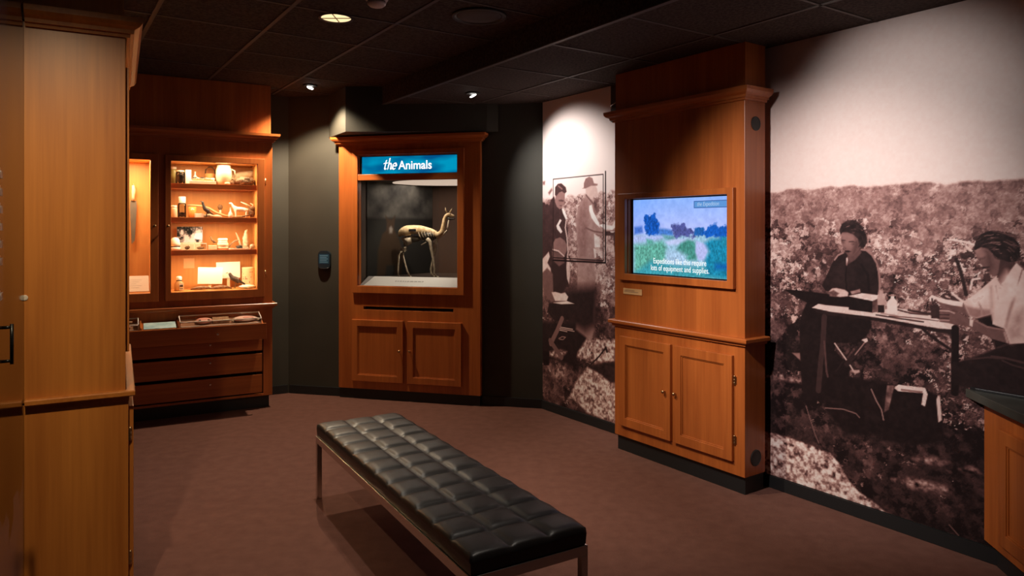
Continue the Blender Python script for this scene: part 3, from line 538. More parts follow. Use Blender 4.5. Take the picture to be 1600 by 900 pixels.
# bars of the ceiling grids
mb = MB()
def gbar(p, d, a, b, z, w=.024, t=.005):
    n = Vector((-d.y, d.x))*w/2; q0, q1 = p+d*a, p+d*b
    mb.prism([tuple(q0-n), tuple(q1-n), tuple(q1+n), tuple(q0+n)], z-t, z+.001)
A0 = Vector((-1.157,3.842))
def hit_edge(p):   # where a cross bar meets the drop
    return (E0-p).dot(gn)
for k in range(-4, 2):
    p = A0+gn*.62*k
    if k == 1 and False: continue
    gbar(p, gx, -3.1+.28*k if k > -2 else -3.0, 6.5, H1)
B0 = Vector((-1.553,4.438))
for k in range(-4, 11):
    p = B0+gx*.605*k; gbar(p, gn, -2.6, (E0-p).dot(gn)-.002, H1, .016)
gbar(E0+gn*.012, gx, .12, 9.3, H2, .03, .006)
gbar(E0+gn*.66, gx, .75, 9.0, H2, .018)
for k in range(0, 12):
    p = E0+gx*(.62+.655*k); gbar(p, gn, .02, .98 if k < 2 else 1.1, H2, .016)
struct('trim_2', mb, bar)
# walls
LA = (-2.11, 6.68)
wallA = Frame(LA[0], LA[1], -13.72)
lenA = math.hypot(.265+2.11, 6.10-6.68)
au = (AF.w(.18,0)[0]-LA[0])*cos(wallA.a)+(AF.w(.18,0)[1]-LA[1])*sin(wallA.a)
struct('wall_back', MB().plate(0, lenA, 0, H1, 0, .1, [(au, au+1.0, 1.0, 2.26)]), green, wallA)
wallB = Frame(LA[0], LA[1], 28.8)
struct('wall_corner', MB().box(-2.2, 0, 0, .1, 0, H1), green, wallB)
struct('wall_right', MB().box(0, 9.2, 0, .1, 0, H1), plaster, RW)
leftF = Frame(*NF.w(0, .386)[:2], 119)
struct('wall_left', MB().box(-5.2, 3.3, 0, .1, 0, H1), green, leftF)
def base(name, F, x0, x1, h=.072, t=.016, y=0):
    struct(name, MB().prism([(x0,y-t),(x1,y-t),(x1,y),(x0,y)], .002, h), BLACK, F)
    bb = bpy.data.objects[name]
base('baseboard_right', RW, 0, 3.475); base('baseboard_back', wallA, .02, lenA-.0, .078); base('baseboard_corner', wallB, -.5, -.01, .078)
# bulkhead above the animal case
bd = Vector((.968,-.252)); c0 = Vector((-1.452,6.172)); c1 = Vector((-.22,6.15))
struct('trim_3', MB().prism([(-1.70,6.575), tuple(c0), tuple(c1), (-.12,6.17)], 2.395, H1-.002), green)

# ================================================================== MURALS
PRINT = print_mat('photographic_wall_print', .6)
zs = np.concatenate([np.arange(.075, 2.637, .0036), [2.637]])
def base_tones(us, zs, left):
    U, Z = np.meshgrid(us, zs, indexing='ij')
    hz = 1.765+.018*(fbm(U, Z*0, .12, 3, 4)-.5)*2 if not left else 1.80+.22*(fbm(U, Z*0, .3, 5, 4)-.5)
    n1 = fbm(U, Z, .11, 11, 4); n2 = fbm(U, Z, .035, 23, 4); n3 = fbm(U, Z, .30, 31, 3)
    if not left:
        mean = np.interp(Z, [0, .35, .55, .8, 1.0, 1.25, 1.5, 1.68, 1.78], [.13, .12, .12, .18, .29, .36, .43, .50, .50])
        amp = np.interp(Z, [0, .5, .9, 1.3, 1.55, 1.78], [.3, .3, .55, .8, .62, .34])
        side = np.clip((2.9-U)/.7, 0, 1); mean = mean-side*.09*np.clip((1.25-Z)/.4, 0, 1)*(Z > .45)
    else:
        mean = np.interp(Z, [0, .35, .55, .8, 1.1, 1.4, 1.8], [.26, .24, .2, .24, .48, .64, .68])
        amp = np.interp(Z, [0, .5, .9, 1.3, 1.78], [.55, .5, .5, .75, .7])
    T = mean+amp*((n1-.5)*.75+(n2-.5)*1.25+(n3-.5)*.5)
    sky = np.clip((Z-hz)/.018, 0, 1); T = np.clip(T, .04, .8)
    return T, sky, U, Z
def mural_right():
    us = np.concatenate([np.arange(2.10, 3.62, .0042), np.arange(3.62, 4.7, .012)])
    T, sky, U, Z = base_tones(us, zs, False)
    R_ = lambda sc, sd, lo=.45, hi=.62: (lambda u,z: min(1, max(0, (float(vnoise(np.array(u/sc), np.array(z/sc), sd))*.65+float(vnoise(np.array(u/sc*2.3), np.array(z/sc*2.3), sd+1))*.35-lo)/(hi-lo))))
    splats(T, us, zs, 500, (2.1,4.7,1.42,1.76), (.015,.04), (.44,.56), 1, None, 1.2, .7)
    splats(T, us, zs, 260, (2.1,4.7,1.42,1.78), (.012,.03), (.32,.40), 12, None, 1.2, .6)
    splats(T, us, zs, 1500, (2.1,4.7,1.0,1.58), (.010,.030), (.14,.30), 4, R_(.2,41,.3,.6), 1.5, 1.5)
    splats(T, us, zs, 1700, (2.1,4.7,1.0,1.62), (.007,.020), (.48,.78), 3, R_(.16,77), 1.25, 1.6)
    splats(T, us, zs, 1300, (2.1,3.7,1.0,1.5), (.004,.010), (.6,.9), 33, R_(.14,78), 1.4)
    splats(T, us, zs, 900, (2.5,3.7,.6,1.0), (.004,.014), (.4,.72), 5, R_(.15,5,.4,.6), 1.6, 1.8)
    splats(T, us, zs, 700, (2.5,3.7,.6,1.0), (.003,.008), (.5,.8), 55, R_(.15,5,.4,.6), 1.8)
    splats(T, us, zs, 900, (2.1,3.7,.1,.75), (.003,.010), (.3,.62), 6, R_(.2,9,.5,.7), 1.8)
    splats(T, us, zs, 260, (2.1,3.7,.1,.85), (.015,.05), (.22,.34), 66, R_(.25,19,.45,.65), 1.5, .8)
    T = warp(warp(T, us, zs, .028, 9, 500), us, zs, .012, 4, 520)
    T = T*(1-sky)+.86*sky
    paint(T, us, zs, RIGHT_MURAL, 100); strands(T, us, zs, HAIR, 5)
    U, Z = np.meshgrid(us, zs, indexing='ij'); T += (fbm(U, Z, .018, 700, 3)-.5)*.05; T = np.clip(T+np.where(T < .8, (T-.3)*.16, 0), .02, .95)
    return us, T
def mural_left():
    us = np.arange(.004, .98, .0048)
    T, sky, U, Z = base_tones(us, zs, True)
    R_ = lambda sc, sd, lo=.4, hi=.62: (lambda u,z: min(1, max(0, (float(vnoise(np.array(u/sc), np.array(z/sc), sd))-lo)/(hi-lo))))
    splats(T, us, zs, 500, (0,.98,.95,1.8), (.01,.03), (.3,.5), 14, None, 1.5, 1.4)
    splats(T, us, zs, 700, (0,.98,.95,1.85), (.008,.028), (.6,.95), 13, R_(.15,71), 1.5, 1.6)
    splats(T, us, zs, 500, (0,.98,.1,.85), (.005,.016), (.4,.75), 15, R_(.15,35), 1.6, 1.8)
    T = warp(warp(T, us, zs, .028, 8, 540), us, zs, .012, 4, 560)
    T = T*(1-sky)+.88*sky
    paint(T, us, zs, LEFT_MURAL, 300)
    return us, T
us, T = mural_right(); o = coloured_grid('photo_mural', us, zs, sepia(T), PRINT, -.004); frame_loc(o, RW, 0, 0, 0)
o['label'] = 'large sepia photo mural of two women working at an outdoor table'; o['category'] = 'mural'
us, T = mural_left(); o = coloured_grid('photo_mural', us, zs, sepia(T), PRINT, -.004); frame_loc(o, RW, 0, 0, 0)
o['label'] = 'narrow sepia photo mural of a man in a hat, another bending and one seated'; o['category'] = 'mural'
struct('trim_4', MB().box(.868, .93, -.012, -.005, 2.36, H2), mat('dark_brown_strip', (.05,.03,.025), .6), RW)
mb = MB(); mb.tube([(0,0,0),(.01,-.02,.004),(.05,-.03,.012),(.075,-.03,.022)], .003, 6)
mb.blob((0,0,0),(.008,.006,.008))
single('wire_hook', mb, STEEL, 'small bright wire hook on the dark strip above the television cabinet', 'hook', RW, .885, -.018, 2.47)

# ================================================================== CABINET HELPERS
CROWN = [(0,0),(.012,.0),(.014,.012),(.026,.014),(.028,.028),(.046,.038),(.056,.052),(.058,.072),(0,.072)]
def crown(parent, x0, x1, depth, z, left=True, right=True):
    path = ([(x0,depth)] if left else [])+[(x0,0),(x1,0)]+([(x1,depth)] if right else [])
    part('crown_moulding', MB().profile(path, [(o, z+h) for o,h in CROWN]), WDX, parent)
def ledge(parent, x0, x1, depth, z, left=True, right=True, out=.035):
    path = ([(x0,depth)] if left else [])+[(x0,0),(x1,0)]+([(x1,depth)] if right else [])
    part('ledge', MB().profile(path, [(o, z+h) for o,h in [(0,-.02),(.014,-.02),(.016,-.004),(out-.004,-.002),(out,.004),(out,.02),(out-.005,.025),(0,.025)]]), WDX, parent)
def door(parent, x0, x1, z0, z1, y=0, stile=.058, knob=None, hinges=None, t=.022, m=None):
    m = m or WD
    mb = MB(); mb.plate(x0, x1, z0, z1, y-t, y, [(x0+stile, x1-stile, z0+stile, z1-stile)])
    d = part('door', mb, m, parent, .0025)
    part('door_panel', MB().box(x0+stile-.002, x1-stile+.002, y-t*.45, y-.002, z0+stile-.002, z1-stile+.002), m, d)
    mm = MB(); s = stile   # small bead around the panel
    mm.plate(x0+s-.001, x1-s+.001, z0+s-.001, z1-s+.001, y-t*.72, y-t*.44, [(x0+s+.008, x1-s-.008, z0+s+.008, z1-s-.008)])
    part('panel_bead', mm, m, d, .002)
    if knob:
        k = MB(); kx, kz = knob
        for i in range(0, 1): pass
        prof = [(.004,0),(.004,.012),(.010,.016),(.012,.022),(.009,.028),(.002,.030)]
        vs = MB().lathe(prof, n=14); k.add([(kx+a, y-t-c, kz+b) for a,b,c in vs.v], vs.f, True)
        part('knob', k, BRASS, d)
    for (hx, hz) in (hinges or []):
        h = MB(); h.lathe([(.005,-.026),(.006,-.024),(.006,-.01),(.005,-.009),(.006,-.008),(.006,.008),(.005,.009),(.006,.01),(.006,.024),(.003,.03)], hx, y-.006, 10, True, hz)
        h.box(hx-.012, hx+.012, y-.004, y-.001, hz-.022, hz+.022)
        part('hinge', h, BRASS, d)
    return d
def frame_mould(parent, x0, x1, z0, z1, hole, t=.022, y=0, name='window_frame'):
    return part(name, MB().plate(x0, x1, z0, z1, y-t, y, [hole]), WD, parent, .003)

# ================================================================== TELEVISION CABINET
tv = thing('television_cabinet', 'cherry wood cabinet with a lit television screen between the two photo murals', 'cabinet', TVF)
W, D = 1.09, .19
part('toe_kick', MB().box(.012, W-.012, .02, D, .0, .105), BLACK, tv)
scr = (.155,.974,1.245,1.745)
part('body', MB().plate(.0, W, .105, 2.30, .0, D, [(scr[0]-.02, scr[1]+.012, scr[2]-.012, scr[3]+.012)]), WD, tv, .002)
part('fascia', MB().box(.005, W-.0, .004, D, 2.34, H2-.003), WD, tv)
crown(tv, 0, W, D, 2.295); ledge(tv, 0, W, D, .888)
frame_mould(tv, .06, 1.03, 1.195, 1.79, (.128, .985, 1.24, 1.752), .03, name='screen_frame')
door(tv, .067, .535, .185, .805, knob=(.494,.497)); door(tv, .565, 1.015, .185, .805, knob=(.585,.50), hinges=[(1.022,.66),(1.022,.31)])
for z_, r_ in ((2.165,.042),(.205,.048)):
    v = MB(); d0 = MB().lathe([(r_,0),(r_,.004),(r_*.9,.006),(r_*.85,.003)], n=28, cap=True)
    v.add([(W+c, .10+a, z_+b) for a,b,c in d0.v], d0.f)
    vo = part('round_vent', v, mat('black_vent', (.02,.018,.017), .5), tv, label='round black perforated vent on the side')
    g = MB()
    for i in range(-4,5):
        for j in range(-4,5):
            a, b = i*.0095+(.0047 if j%2 else 0), j*.0085
            if math.hypot(a,b) < r_*.8:
                q = MB().lathe([(.0026,0),(.0026,.001)], n=6); g.add([(W+.0035+c, .10+a+x, z_+b+y_) for x,y_,c in q.v], q.f)
    part('vent_holes', g, mat('vent_hole_grey', (.035,.03,.028), .6), vo)
pl = part('label_plate', MB().box(.09, .268, -.005, 0, 1.098, 1.138), mat('cream_label', srgb(214,170,120), .5), tv, label='small cream label under the screen')
part('label_lines', MB().box(.10, .20, -.0058, -.005, 1.122, 1.125).box(.10, .235, -.0058, -.005, 1.113, 1.116), mat('label_ink', (.2,.12,.08), .7), pl)
tvs = thing('television', 'flat screen showing a blue green bushland scene with a two-line caption', 'television', TVF)
part('screen_casing', MB().plate(.138, .984, 1.236, 1.755, .03, .07, []), mat('black_plastic', (.006,.006,.008), .3), tvs)
us2 = np.linspace(0, .819, 250); zs2 = np.linspace(0, .50, 160)
U, Z = np.meshgrid(us2, zs2, indexing='ij')
rgb = np.stack([np.interp(Z, [0,.3,.5], [150,178,140]), np.interp(Z, [0,.3,.5], [190,190,178]), np.interp(Z, [0,.3,.5], [225,250,250])], -1)
rgb[...,0] -= 40*np.clip(.5-U/.6,0,1); rgb[...,1] -= 22*np.clip(.5-U/.6,0,1)
rgb += (fbm(U, Z, .03, 8, 4)-.5)[...,None]*30
for k,(pts,col,soft,nz) in enumerate(TV_SHAPES):
    m = poly_mask(U, Z, pts, soft)
    if soft < .007: m0 = poly_mask(U, Z, pts, .03); m = np.clip((m0-.5+(fbm(U, Z, .03, 60+k, 4)-.5)*1.0)/.22+.5, 0, 1)*(m0 > .08)
    n = (fbm(U*1.6, Z, .014, 40+k, 4)-.5)*2
    rgb = rgb*(1-m[...,None])+(np.array(col)*(1+nz*n[...,None]))*m[...,None]
o = coloured_grid('picture', us2, zs2, tolin(rgb), print_mat('television_picture', emit=1.05), 0); o.parent = tvs; o.location = (.155, .0285, 1.245)
WHITE_E = emis('caption_white', (.95,1,1), 1.1)
text_mesh('caption', 'Expeditions like this require', .052, WHITE_E, tvs, .565, .027, 1.318, align='CENTER', sx=.72, extrude=.0005, offset=0, spacing=1.04)
text_mesh('caption', 'lots of equipment and supplies.', .052, WHITE_E, tvs, .565, .027, 1.272, align='CENTER', sx=.72, extrude=.0005, offset=0, spacing=1.04)
bx_ = part('title_box', MB().plate(.69, .972, 1.677, 1.722, .0265, .028, []), emis('title_box_blue', srgb(95,150,215), 1.0), tvs)
part('title_box_rim', MB().plate(.69, .972, 1.677, 1.722, .026, .0275, [(.694,.968,1.681,1.718)]), emis('title_box_rim_blue', srgb(45,85,150), 1.0), bx_)
text_mesh('title_words', 'the Expedition', .036, emis('title_pale', srgb(170,200,235), 1), bx_, .715, .0255, 1.69, shear=.2, sx=.8, extrude=.0004)

# ================================================================== ANIMAL CASE
ac = thing('animal_display_case', 'cherry wood display case with a blue header sign and two doors below a window', 'display case', AF)
W = 1.36
part('toe_kick', MB().box(.004, W-.008, .012, .05, 0, .092), BLACK, ac)
win = (.20, 1.155, 1.03, 1.985); sg = (.205, 1.15, 2.04, 2.205)
part('body', MB().plate(0, W, .092, 2.32, 0, .05, [win, sg, (.25,1.11,.813,.842)]), WD, ac, .002)
crown(ac, 0, W, .05, 2.31)
frame_mould(ac, .145, 1.215, .965, 2.255, (.20,1.155,1.03,2.215), .025)
part('window_rail', MB().box(.19, 1.165, -.02, .02, 1.985, 2.04), WDX, ac, .003)
part('slot_backing', MB().box(.24, 1.12, .045, .052, .80, .855), DARKHOLE, ac)
part('slot_lip', MB().box(.262, 1.10, .012, .03, .815, .822), mat('dark_wood', (.06,.02,.008), .4), ac)
door(ac, .14, .643, .165, .722, knob=(.614,.454)); door(ac, .682, 1.19, .165, .722, knob=(.712,.456), hinges=None)
cb = part('case_interior', MB().plate(.20,1.155,1.03,1.99,1.0,1.02), mat('brown_case_back', srgb(74,54,42), .8), ac)
lin_ = mat('dark_case_lining', srgb(62,48,38), .8)
part('case_side', MB().box(.185,.20,.05,1.0,1.0,2.0), lin_, ac); part('case_side', MB().box(1.155,1.17,.05,1.0,1.0,2.0), lin_, ac)
part('case_ceiling', MB().box(.2,1.155,.02,1.0,1.99,2.0), lin_, ac); part('case_floor', MB().box(.2,1.155,.12,1.0,1.0,1.092), lin_, ac)
part('pane', MB().plate(.2,1.155,1.03,1.985,.004,.008), GLASS, ac)
# round ceiling light of the case
lt = MB(); lt.add([(.90+.56*cos(2*pi*k/48), .50+.42*sin(2*pi*k/48), 1.984) for k in range(48)]+[(.90+.56*cos(2*pi*k/48), .50+.42*sin(2*pi*k/48), 1.99) for k in range(48)],
  [tuple(range(48))]+[(k,(k+1)%48,48+(k+1)%48,48+k) for k in range(48)])
lt.v = [(min(x, 1.153), y, z) for x,y,z in lt.v]
part('round_light', lt, emis('case_light', srgb(226,200,178), .85), ac, label='pale oval light in the ceiling of the case')
# sloping label board
bm_ = MB(); bm_.add([(.24,.012,1.032),(1.153,.012,1.032),(1.153,.13,1.032),(.24,.13,1.032),(.30,.115,1.108),(1.153,.115,1.108),(1.153,.13,1.108),(.30,.13,1.108)],
   [(0,3,2,1),(4,5,6,7),(0,1,5,4),(1,2,6,5),(2,3,7,6),(3,0,4,7)])
lb = part('label_board', bm_, mat('white_board', (.8,.78,.74), .5), ac, label='white sloping label board')
part('board_end', MB().add([(.205,.012,1.032),(.238,.012,1.032),(.298,.115,1.108),(.235,.13,1.108),(.205,.13,1.032)], [(0,1,2,3),(0,3,4)]), mat('grey_board', (.33,.31,.3), .6), ac)
mm = MB(); rn = random.Random(4); x = .53
while x < .80:
    w = rn.uniform(.012,.035); yy = .058; zz = 1.032+.076*(yy-.012)/.103
    mm.add([(x,yy,zz+.0012),(x+w,yy,zz+.0012),(x+w,yy+.012,zz+.0102),(x,yy+.012,zz+.0102)], [(0,1,2,3)]); x += w+.007
part('label_lines', mm, mat('grey_ink', (.5,.48,.45), .7), lb)
# header sign
SIGN = emis('header_blue', srgb(0,120,170), 1.0)
nt = SIGN.node_tree; e = [n for n in nt.nodes if n.type == 'EMISSION'][0]
tc = node(SIGN,'ShaderNodeTexCoord'); mp = node(SIGN,'ShaderNodeMapping'); mp.inputs['Scale'].default_value = (4,4,12)
nz = node(SIGN,'ShaderNodeTexNoise'); nz.inputs['Scale'].default_value = 1.0; nz.inputs['Detail'].default_value = 1
cr = node(SIGN,'ShaderNodeValToRGB'); cr.color_ramp.elements[0].color = srgb(0,84,140); cr.color_ramp.elements[1].color = srgb(0,150,190)
cr.color_ramp.elements[0].position = .35; cr.color_ramp.elements[1].position = .65
nt.links.new(tc.outputs['Object'], mp.inputs['Vector']); nt.links.new(mp.outputs['Vector'], nz.inputs['Vector']); nt.links.new(nz.outputs['Fac'], cr.inputs['Fac']); nt.links.new(cr.outputs['Color'], e.inputs['Color'])
hs = thing('header_sign', 'backlit blue sign with white lettering above the animal case window', 'sign', AF)
part('sign_panel', MB().plate(.226, 1.140, 2.046, 2.200, .018, .03), SIGN, hs)
part('sign_edge', MB().plate(.205, 1.15, 2.04, 2.205, .014, .032, [(.226,1.14,2.046,2.2)]), mat('dark_sign_edge', (.01,.02,.035), .4), hs)
WT = emis('sign_letter_white', (1,1,1), 1.15)
# "the" in a slanted broad-pen hand
def pen(paths, w, th, x0, z0, s, slant):
    mbp = MB()
    nx, nz_ = cos(th)*w/2, sin(th)*w/2
    for path in paths:
        q = [(x0+(x+z*slant)*s, z0+z*s) for x,z in path]
        for (ax,az),(bx2,bz) in zip(q[:-1], q[1:]):
            mbp.add([(ax-nx*s,.0165,az-nz_*s),(ax+nx*s,.0165,az+nz_*s),(bx2+nx*s,.0165,bz+nz_*s),(bx2-nx*s,.0165,bz-nz_*s)], [(0,1,2,3)])
            m2 = .09
            ex, ez = -nz_, nx
            mbp.add([(ax-nx*s-ex*s*.35,.0165,az-nz_*s-ez*s*.35),(ax+nx*s-ex*s*.35,.0165,az+nz_*s-ez*s*.35),(ax+nx*s+ex*s*.35,.0165,az+nz_*s+ez*s*.35),(ax-nx*s+ex*s*.35,.0165,az-nz_*s+ez*s*.35)], [(0,1,2,3)])
    return mbp
def arc(cx, cz, rx, rz, a0, a1, n=12): return [(cx+rx*cos(rad(a0+(a1-a0)*i/n)), cz+rz*sin(rad(a0+(a1-a0)*i/n))) for i in range(n+1)]
the = [[(.16,.92),(.14,.2)]+arc(.24,.17,.10,.13,180,320,8), [(-.02,.63),(.38,.66)],
       [(.50,1.12),(.52,1.08),(.50,.0)], [(.50,.42)]+arc(.66,.40,.14,.22,150,20,8)+[(.80,.2)]+arc(.88,.16,.08,.12,180,300,5),
       arc(1.18,.34,.20,.30,20,-1,3)+[(1.02,.36)], arc(1.18,.34,.19,.30,10,180,8)+arc(1.18,.30,.19,.28,180,320,8)]
part('lettering', pen(the, .19, rad(35), .435, 2.083, .088, .22), WT, hs, label='slanted white word the')
text_mesh('lettering', 'Animals', .108, WT, hs, .585, .0165, 2.083, sx=.93, extrude=.0004, offset=.0019)

# backdrop print and the model animal
us3 = np.linspace(0, .90, 170); zs3 = np.linspace(0, .90, 160); U, Z = np.meshgrid(us3, zs3, indexing='ij')
cl = fbm(U, Z, .16, 91, 4)
t = np.interp(Z, [0,.45,.52,.56,.9], [.10,.14,.2,.34,.42]); sky = np.clip((Z-.54)/.03, 0, 1)
hill = poly_mask(U, Z, [(0,.5),(.12,.53),(.25,.51),(.4,.56),(.6,.52),(.95,.55),(.95,.3),(0,.3)], .03)
rgb = np.stack([60+70*(cl-.45)*sky+8*(cl-.5), 58+68*(cl-.45)*sky+8*(cl-.5), 55+66*(cl-.45)*sky+2*(cl-.5)], -1)*(1-.45*(1-sky[...,None]))
head = [(.27,.44),(.272,.51),(.262,.58),(.285,.545),(.31,.54),(.335,.58),(.33,.51),(.325,.44),(.31,.39),(.29,.39)]
body_ = [(.24,.40),(.27,.44),(.33,.44),(.36,.36),(.40,.2),(.38,0),(.33,0),(.33,.1),(.27,.1),(.26,0),(.20,0),(.21,.25)]
for pts, colr in ((body_, (50,38,28)), (head, (52,40,32)), ([(.292,.41),(.29,.46),(.305,.48),(.318,.45),(.312,.41)], (112,104,98))):
    m = poly_mask(U, Z, [(.298+(x-.298)*1.8, z) for x,z in pts], .012)[...,None]; rgb = rgb*(1-m)+np.array(colr)*m
o = coloured_grid('backdrop_print', us3, zs3, tolin(rgb*1.15), print_mat('painted_backdrop', .8), 0); frame_loc(o, AF, .21, .15, 1.095, 68.8)
o['label'] = 'dim painted backdrop of clouds, hills and a facing animal behind the model'; o['category'] = 'backdrop'
def skin(name, verts, edges, m, parent, levels=2, root=0):
    me = bpy.data.meshes.new(name); me.from_pydata([v[:3] for v in verts], edges, []); me.materials.append(m)
    o = bpy.data.objects.new(name, me); C.objects.link(o); o.parent = parent
    md = o.modifiers.new('skin', 'SKIN'); md.use_smooth_shade = True
    for i,v in enumerate(verts):
        sv = me.skin_vertices[0].data[i]; sv.radius = (v[3], v[4] if len(v) > 4 else v[3]); sv.use_root = (i == root)
    sb = o.modifiers.new('sub', 'SUBSURF'); sb.levels = levels; sb.render_levels = levels
    return o
an = thing('vicuna_model', 'tan long-necked grazing animal model with cutaway ribs and bare leg bones in the case', 'animal model', AF, .62, .36, 1.092)
def Vc(zx, zy, y, r, r2=None): return ((zx-330)*.00097, y, (775-zy)*.00097, r, r2 or r)
fur = noisy(mat('tan_fur', (.6,.4,.2), .8), (.50,.32,.15,1), (.74,.56,.34,1), (30,30,30), 4, 1.0, .3, 120)
bone = noisy(mat('pale_bone', (.6,.5,.38), .55), (.42,.33,.23,1), (.66,.56,.42,1), (40,40,40), 3)
gut = mat('dark_cutaway', (.035,.028,.02), .4)
vt = [Vc(215,325,0,.052,.050), Vc(300,330,0,.056,.052), Vc(395,318,0,.042,.036), Vc(475,330,0,.038,.030), Vc(545,372,0,.030,.030), Vc(592,335,0,.021,.02), Vc(606,260,0,.0165,.0165), Vc(622,190,0,.016,.017), Vc(655,165,0,.022,.022), Vc(690,180,0,.015,.015), Vc(718,186,0,.009,.010),
      Vc(158,345,0,.036,.034), Vc(142,385,0,.012,.010)]
ed = [(0,1),(1,2),(2,3),(3,4),(4,5),(5,6),(6,7),(7,8),(8,9),(9,10),(0,11),(11,12)]
vt = [(x,y,z,a*1.1,b*1.1) for x,y,z,a,b in vt]
skin('body', vt, ed, fur, an, 2, 1)
for sx_, y_ in ((625,-.012),(690,.014)):
    mbx = MB(); mbx.tube([Vc(645 if sx_ == 625 else 668,150,y_*.6,0)[:3], Vc(632 if sx_==625 else 680,125,y_,0)[:3], Vc(630 if sx_==625 else 692,98,y_*1.2,0)[:3]], [.007,.006,.001], 8)
    part('ear', mbx, fur, an)
part('jaw', MB().tube([Vc(640,195,0,0)[:3],Vc(670,212,0,0)[:3],Vc(705,212,0,0)[:3],Vc(722,208,0,0)[:3]], [.010,.010,.008,.004], 8), gut, an, label='dark lower jaw')
for sy in (-1,1): part('eye', MB().blob(Vc(682,163,sy*.019,0)[:3], (.005,.004,.005)), gut, an)
part('throat', MB().tube([Vc(660,222,0,0)[:3],Vc(648,290,0,0)[:3],Vc(640,325,0,0)[:3],Vc(600,365,0,0)[:3],Vc(560,395,0,0)[:3],Vc(530,440,0,0)[:3],Vc(505,462,0,0)[:3]], [.006,.006,.009,.008,.007,.010,.008], 8), bone, an, label='pale throat line')
mbx = MB(); mbx.blob(Vc(455,375,0,0)[:3], (.090,.050,.048)); part('cutaway_chest', mbx, gut, an, label='dark cutaway chest')
mbx = MB(); mbx.blob(Vc(300,400,0,0)[:3], (.075,.036,.036)); part('belly', mbx, mat('grey_belly', (.10,.085,.06), .5), an, label='dark see-through belly')
mbx = MB()
for k,(xx,dx) in enumerate([(372,20),(400,30),(430,30),(462,24),(492,16),(520,8)]):
    for sy in (-1,1): mbx.tube([Vc(xx,322,sy*.034,0)[:3],Vc(xx-4+dx*.1,345,sy*.048,0)[:3],Vc(xx+dx*.4,375,sy*.049,0)[:3],Vc(xx+dx,410,sy*.028,0)[:3]], .0026 if k else .005, 6)
mbx.tube([Vc(395,418,0,0)[:3],Vc(440,402,0,0)[:3],Vc(500,420,0,0)[:3]], .004, 6); mbx.tube([Vc(385,462,-.02,0)[:3],Vc(440,435,-.03,0)[:3]], .005, 6)
part('ribs', mbx, bone, an, label='pale curved ribs')
legs = [([(455,400),(480,430),(492,500),(512,590),(528,690),(522,735),(555,775)],-.034,.013), ([(505,440),(510,500),(492,580),(466,700),(468,742),(496,772)],.030,.012),
        ([(255,395),(262,440),(225,500),(198,568),(222,640),(245,715),(272,768)],-.036,.022), ([(185,390),(205,440),(165,510),(122,568),(122,650),(118,720),(120,768)],.034,.020)]
for pts, y_, r0 in legs:
    n = len(pts); rr = [r0*1.7, r0*1.35, r0*1.0, .0115, .0085, .009, .008]
    lg = part('leg', MB().tube([Vc(x,y,y_,0)[:3] for x,y in pts], rr[:n-1]+[.008] if n < 7 else rr, 10), bone, an, label='bare pale leg bones')
    part('foot', MB().blob((Vc(*pts[-1],y_,0)[0]+.004, y_, .006), (.014,.008,.007)), bone, lg)
part('tag', MB().box(Vc(272,0,0,0)[0],Vc(345,0,0,0)[0],-.0605,-.056,Vc(0,330,0,0)[2],Vc(0,308,0,0)[2]).box(Vc(295,0,0,0)[0],Vc(368,0,0,0)[0],-.0605,-.052,Vc(0,377,0,0)[2],Vc(0,358,0,0)[2]), mat('black_tag', (.02,.018,.018), .4), an, label='two small black tags on the flank')

# ================================================================== WALL PLAQUE
wq = thing('wall_plaque', 'small dark rounded plaque with blue print on the dark wall left of the animal case', 'plaque', wallA, .381, 0, 1.175)
def rrect(w, h, r, n=6):
    pts = []
    for cx_, cz_, a in ((w/2-r,h/2-r,0),(-w/2+r,h/2-r,90),(-w/2+r,-h/2+r,180),(w/2-r,-h/2+r,270)):
        pts += [(cx_+r*cos(rad(a+90*i/n)), cz_+r*sin(rad(a+90*i/n))) for i in range(n+1)]
    return pts
part('plate', MB().yprism([(x,z+.085) for x,z in rrect(.125,.165,.04)], -.022, -.002), mat('dark_blue_plate', (.012,.024,.035), .25), wq, .003)
part('print_panel', MB().yprism([(x,z+.092) for x,z in rrect(.10,.09,.008)], -.0232, -.022), mat('blue_print', srgb(28,70,98), .4), wq)
mm = MB()
for i in range(5): mm.box(-.04, .04-.012*(i%2), -.0242, -.0232, .12-.015*i, .125-.015*i)
part('print_lines', mm, mat('pale_blue_ink', srgb(120,165,190), .5), wq)
part('lower_lip', MB().tube([(-.055,-.016,.012),(-.03,-.026,.003),(0,-.028,0),(.03,-.026,.003),(.055,-.016,.012)], .007, 8), mat('black_lip', (.006,.006,.006), .3), wq)

# ================================================================== SPECIMEN BOOKCASE
kb = thing('specimen_bookcase', 'tall cherry wood bookcase with lit glass-fronted shelves and a pulled-out top drawer', 'bookcase', KF)
X0 = -1.47; D = .40
OP = (-.793,-.124,1.03,2.10); OL = (-1.40,-.942,1.03,2.10)
part('toe_kick', MB().box(X0, -.02, .05, D, 0, .11), BLACK, kb)
part('face_frame', MB().plate(X0, 0, .11, 2.32, 0, .03, [OP, OL, (-1.40,-.075,.13,.765)]), WD, kb, .002)
part('body_side', MB().box(-.02, 0, .03, D, .11, 2.32), WD, kb); part('body_side', MB().box(X0, X0+.02, .03, D, .11, 2.32), WD, kb)
part('body_back', MB().box(X0+.02, -.02, D-.01, D, .11, 2.32), WD, kb)
part('fascia', MB().box(X0, -.012, .005, D, 2.33, H1-.004), WD, kb)
crown(kb, X0, 0, D, 2.292, left=False); ledge(kb, X0, 0, D, .882, left=False)
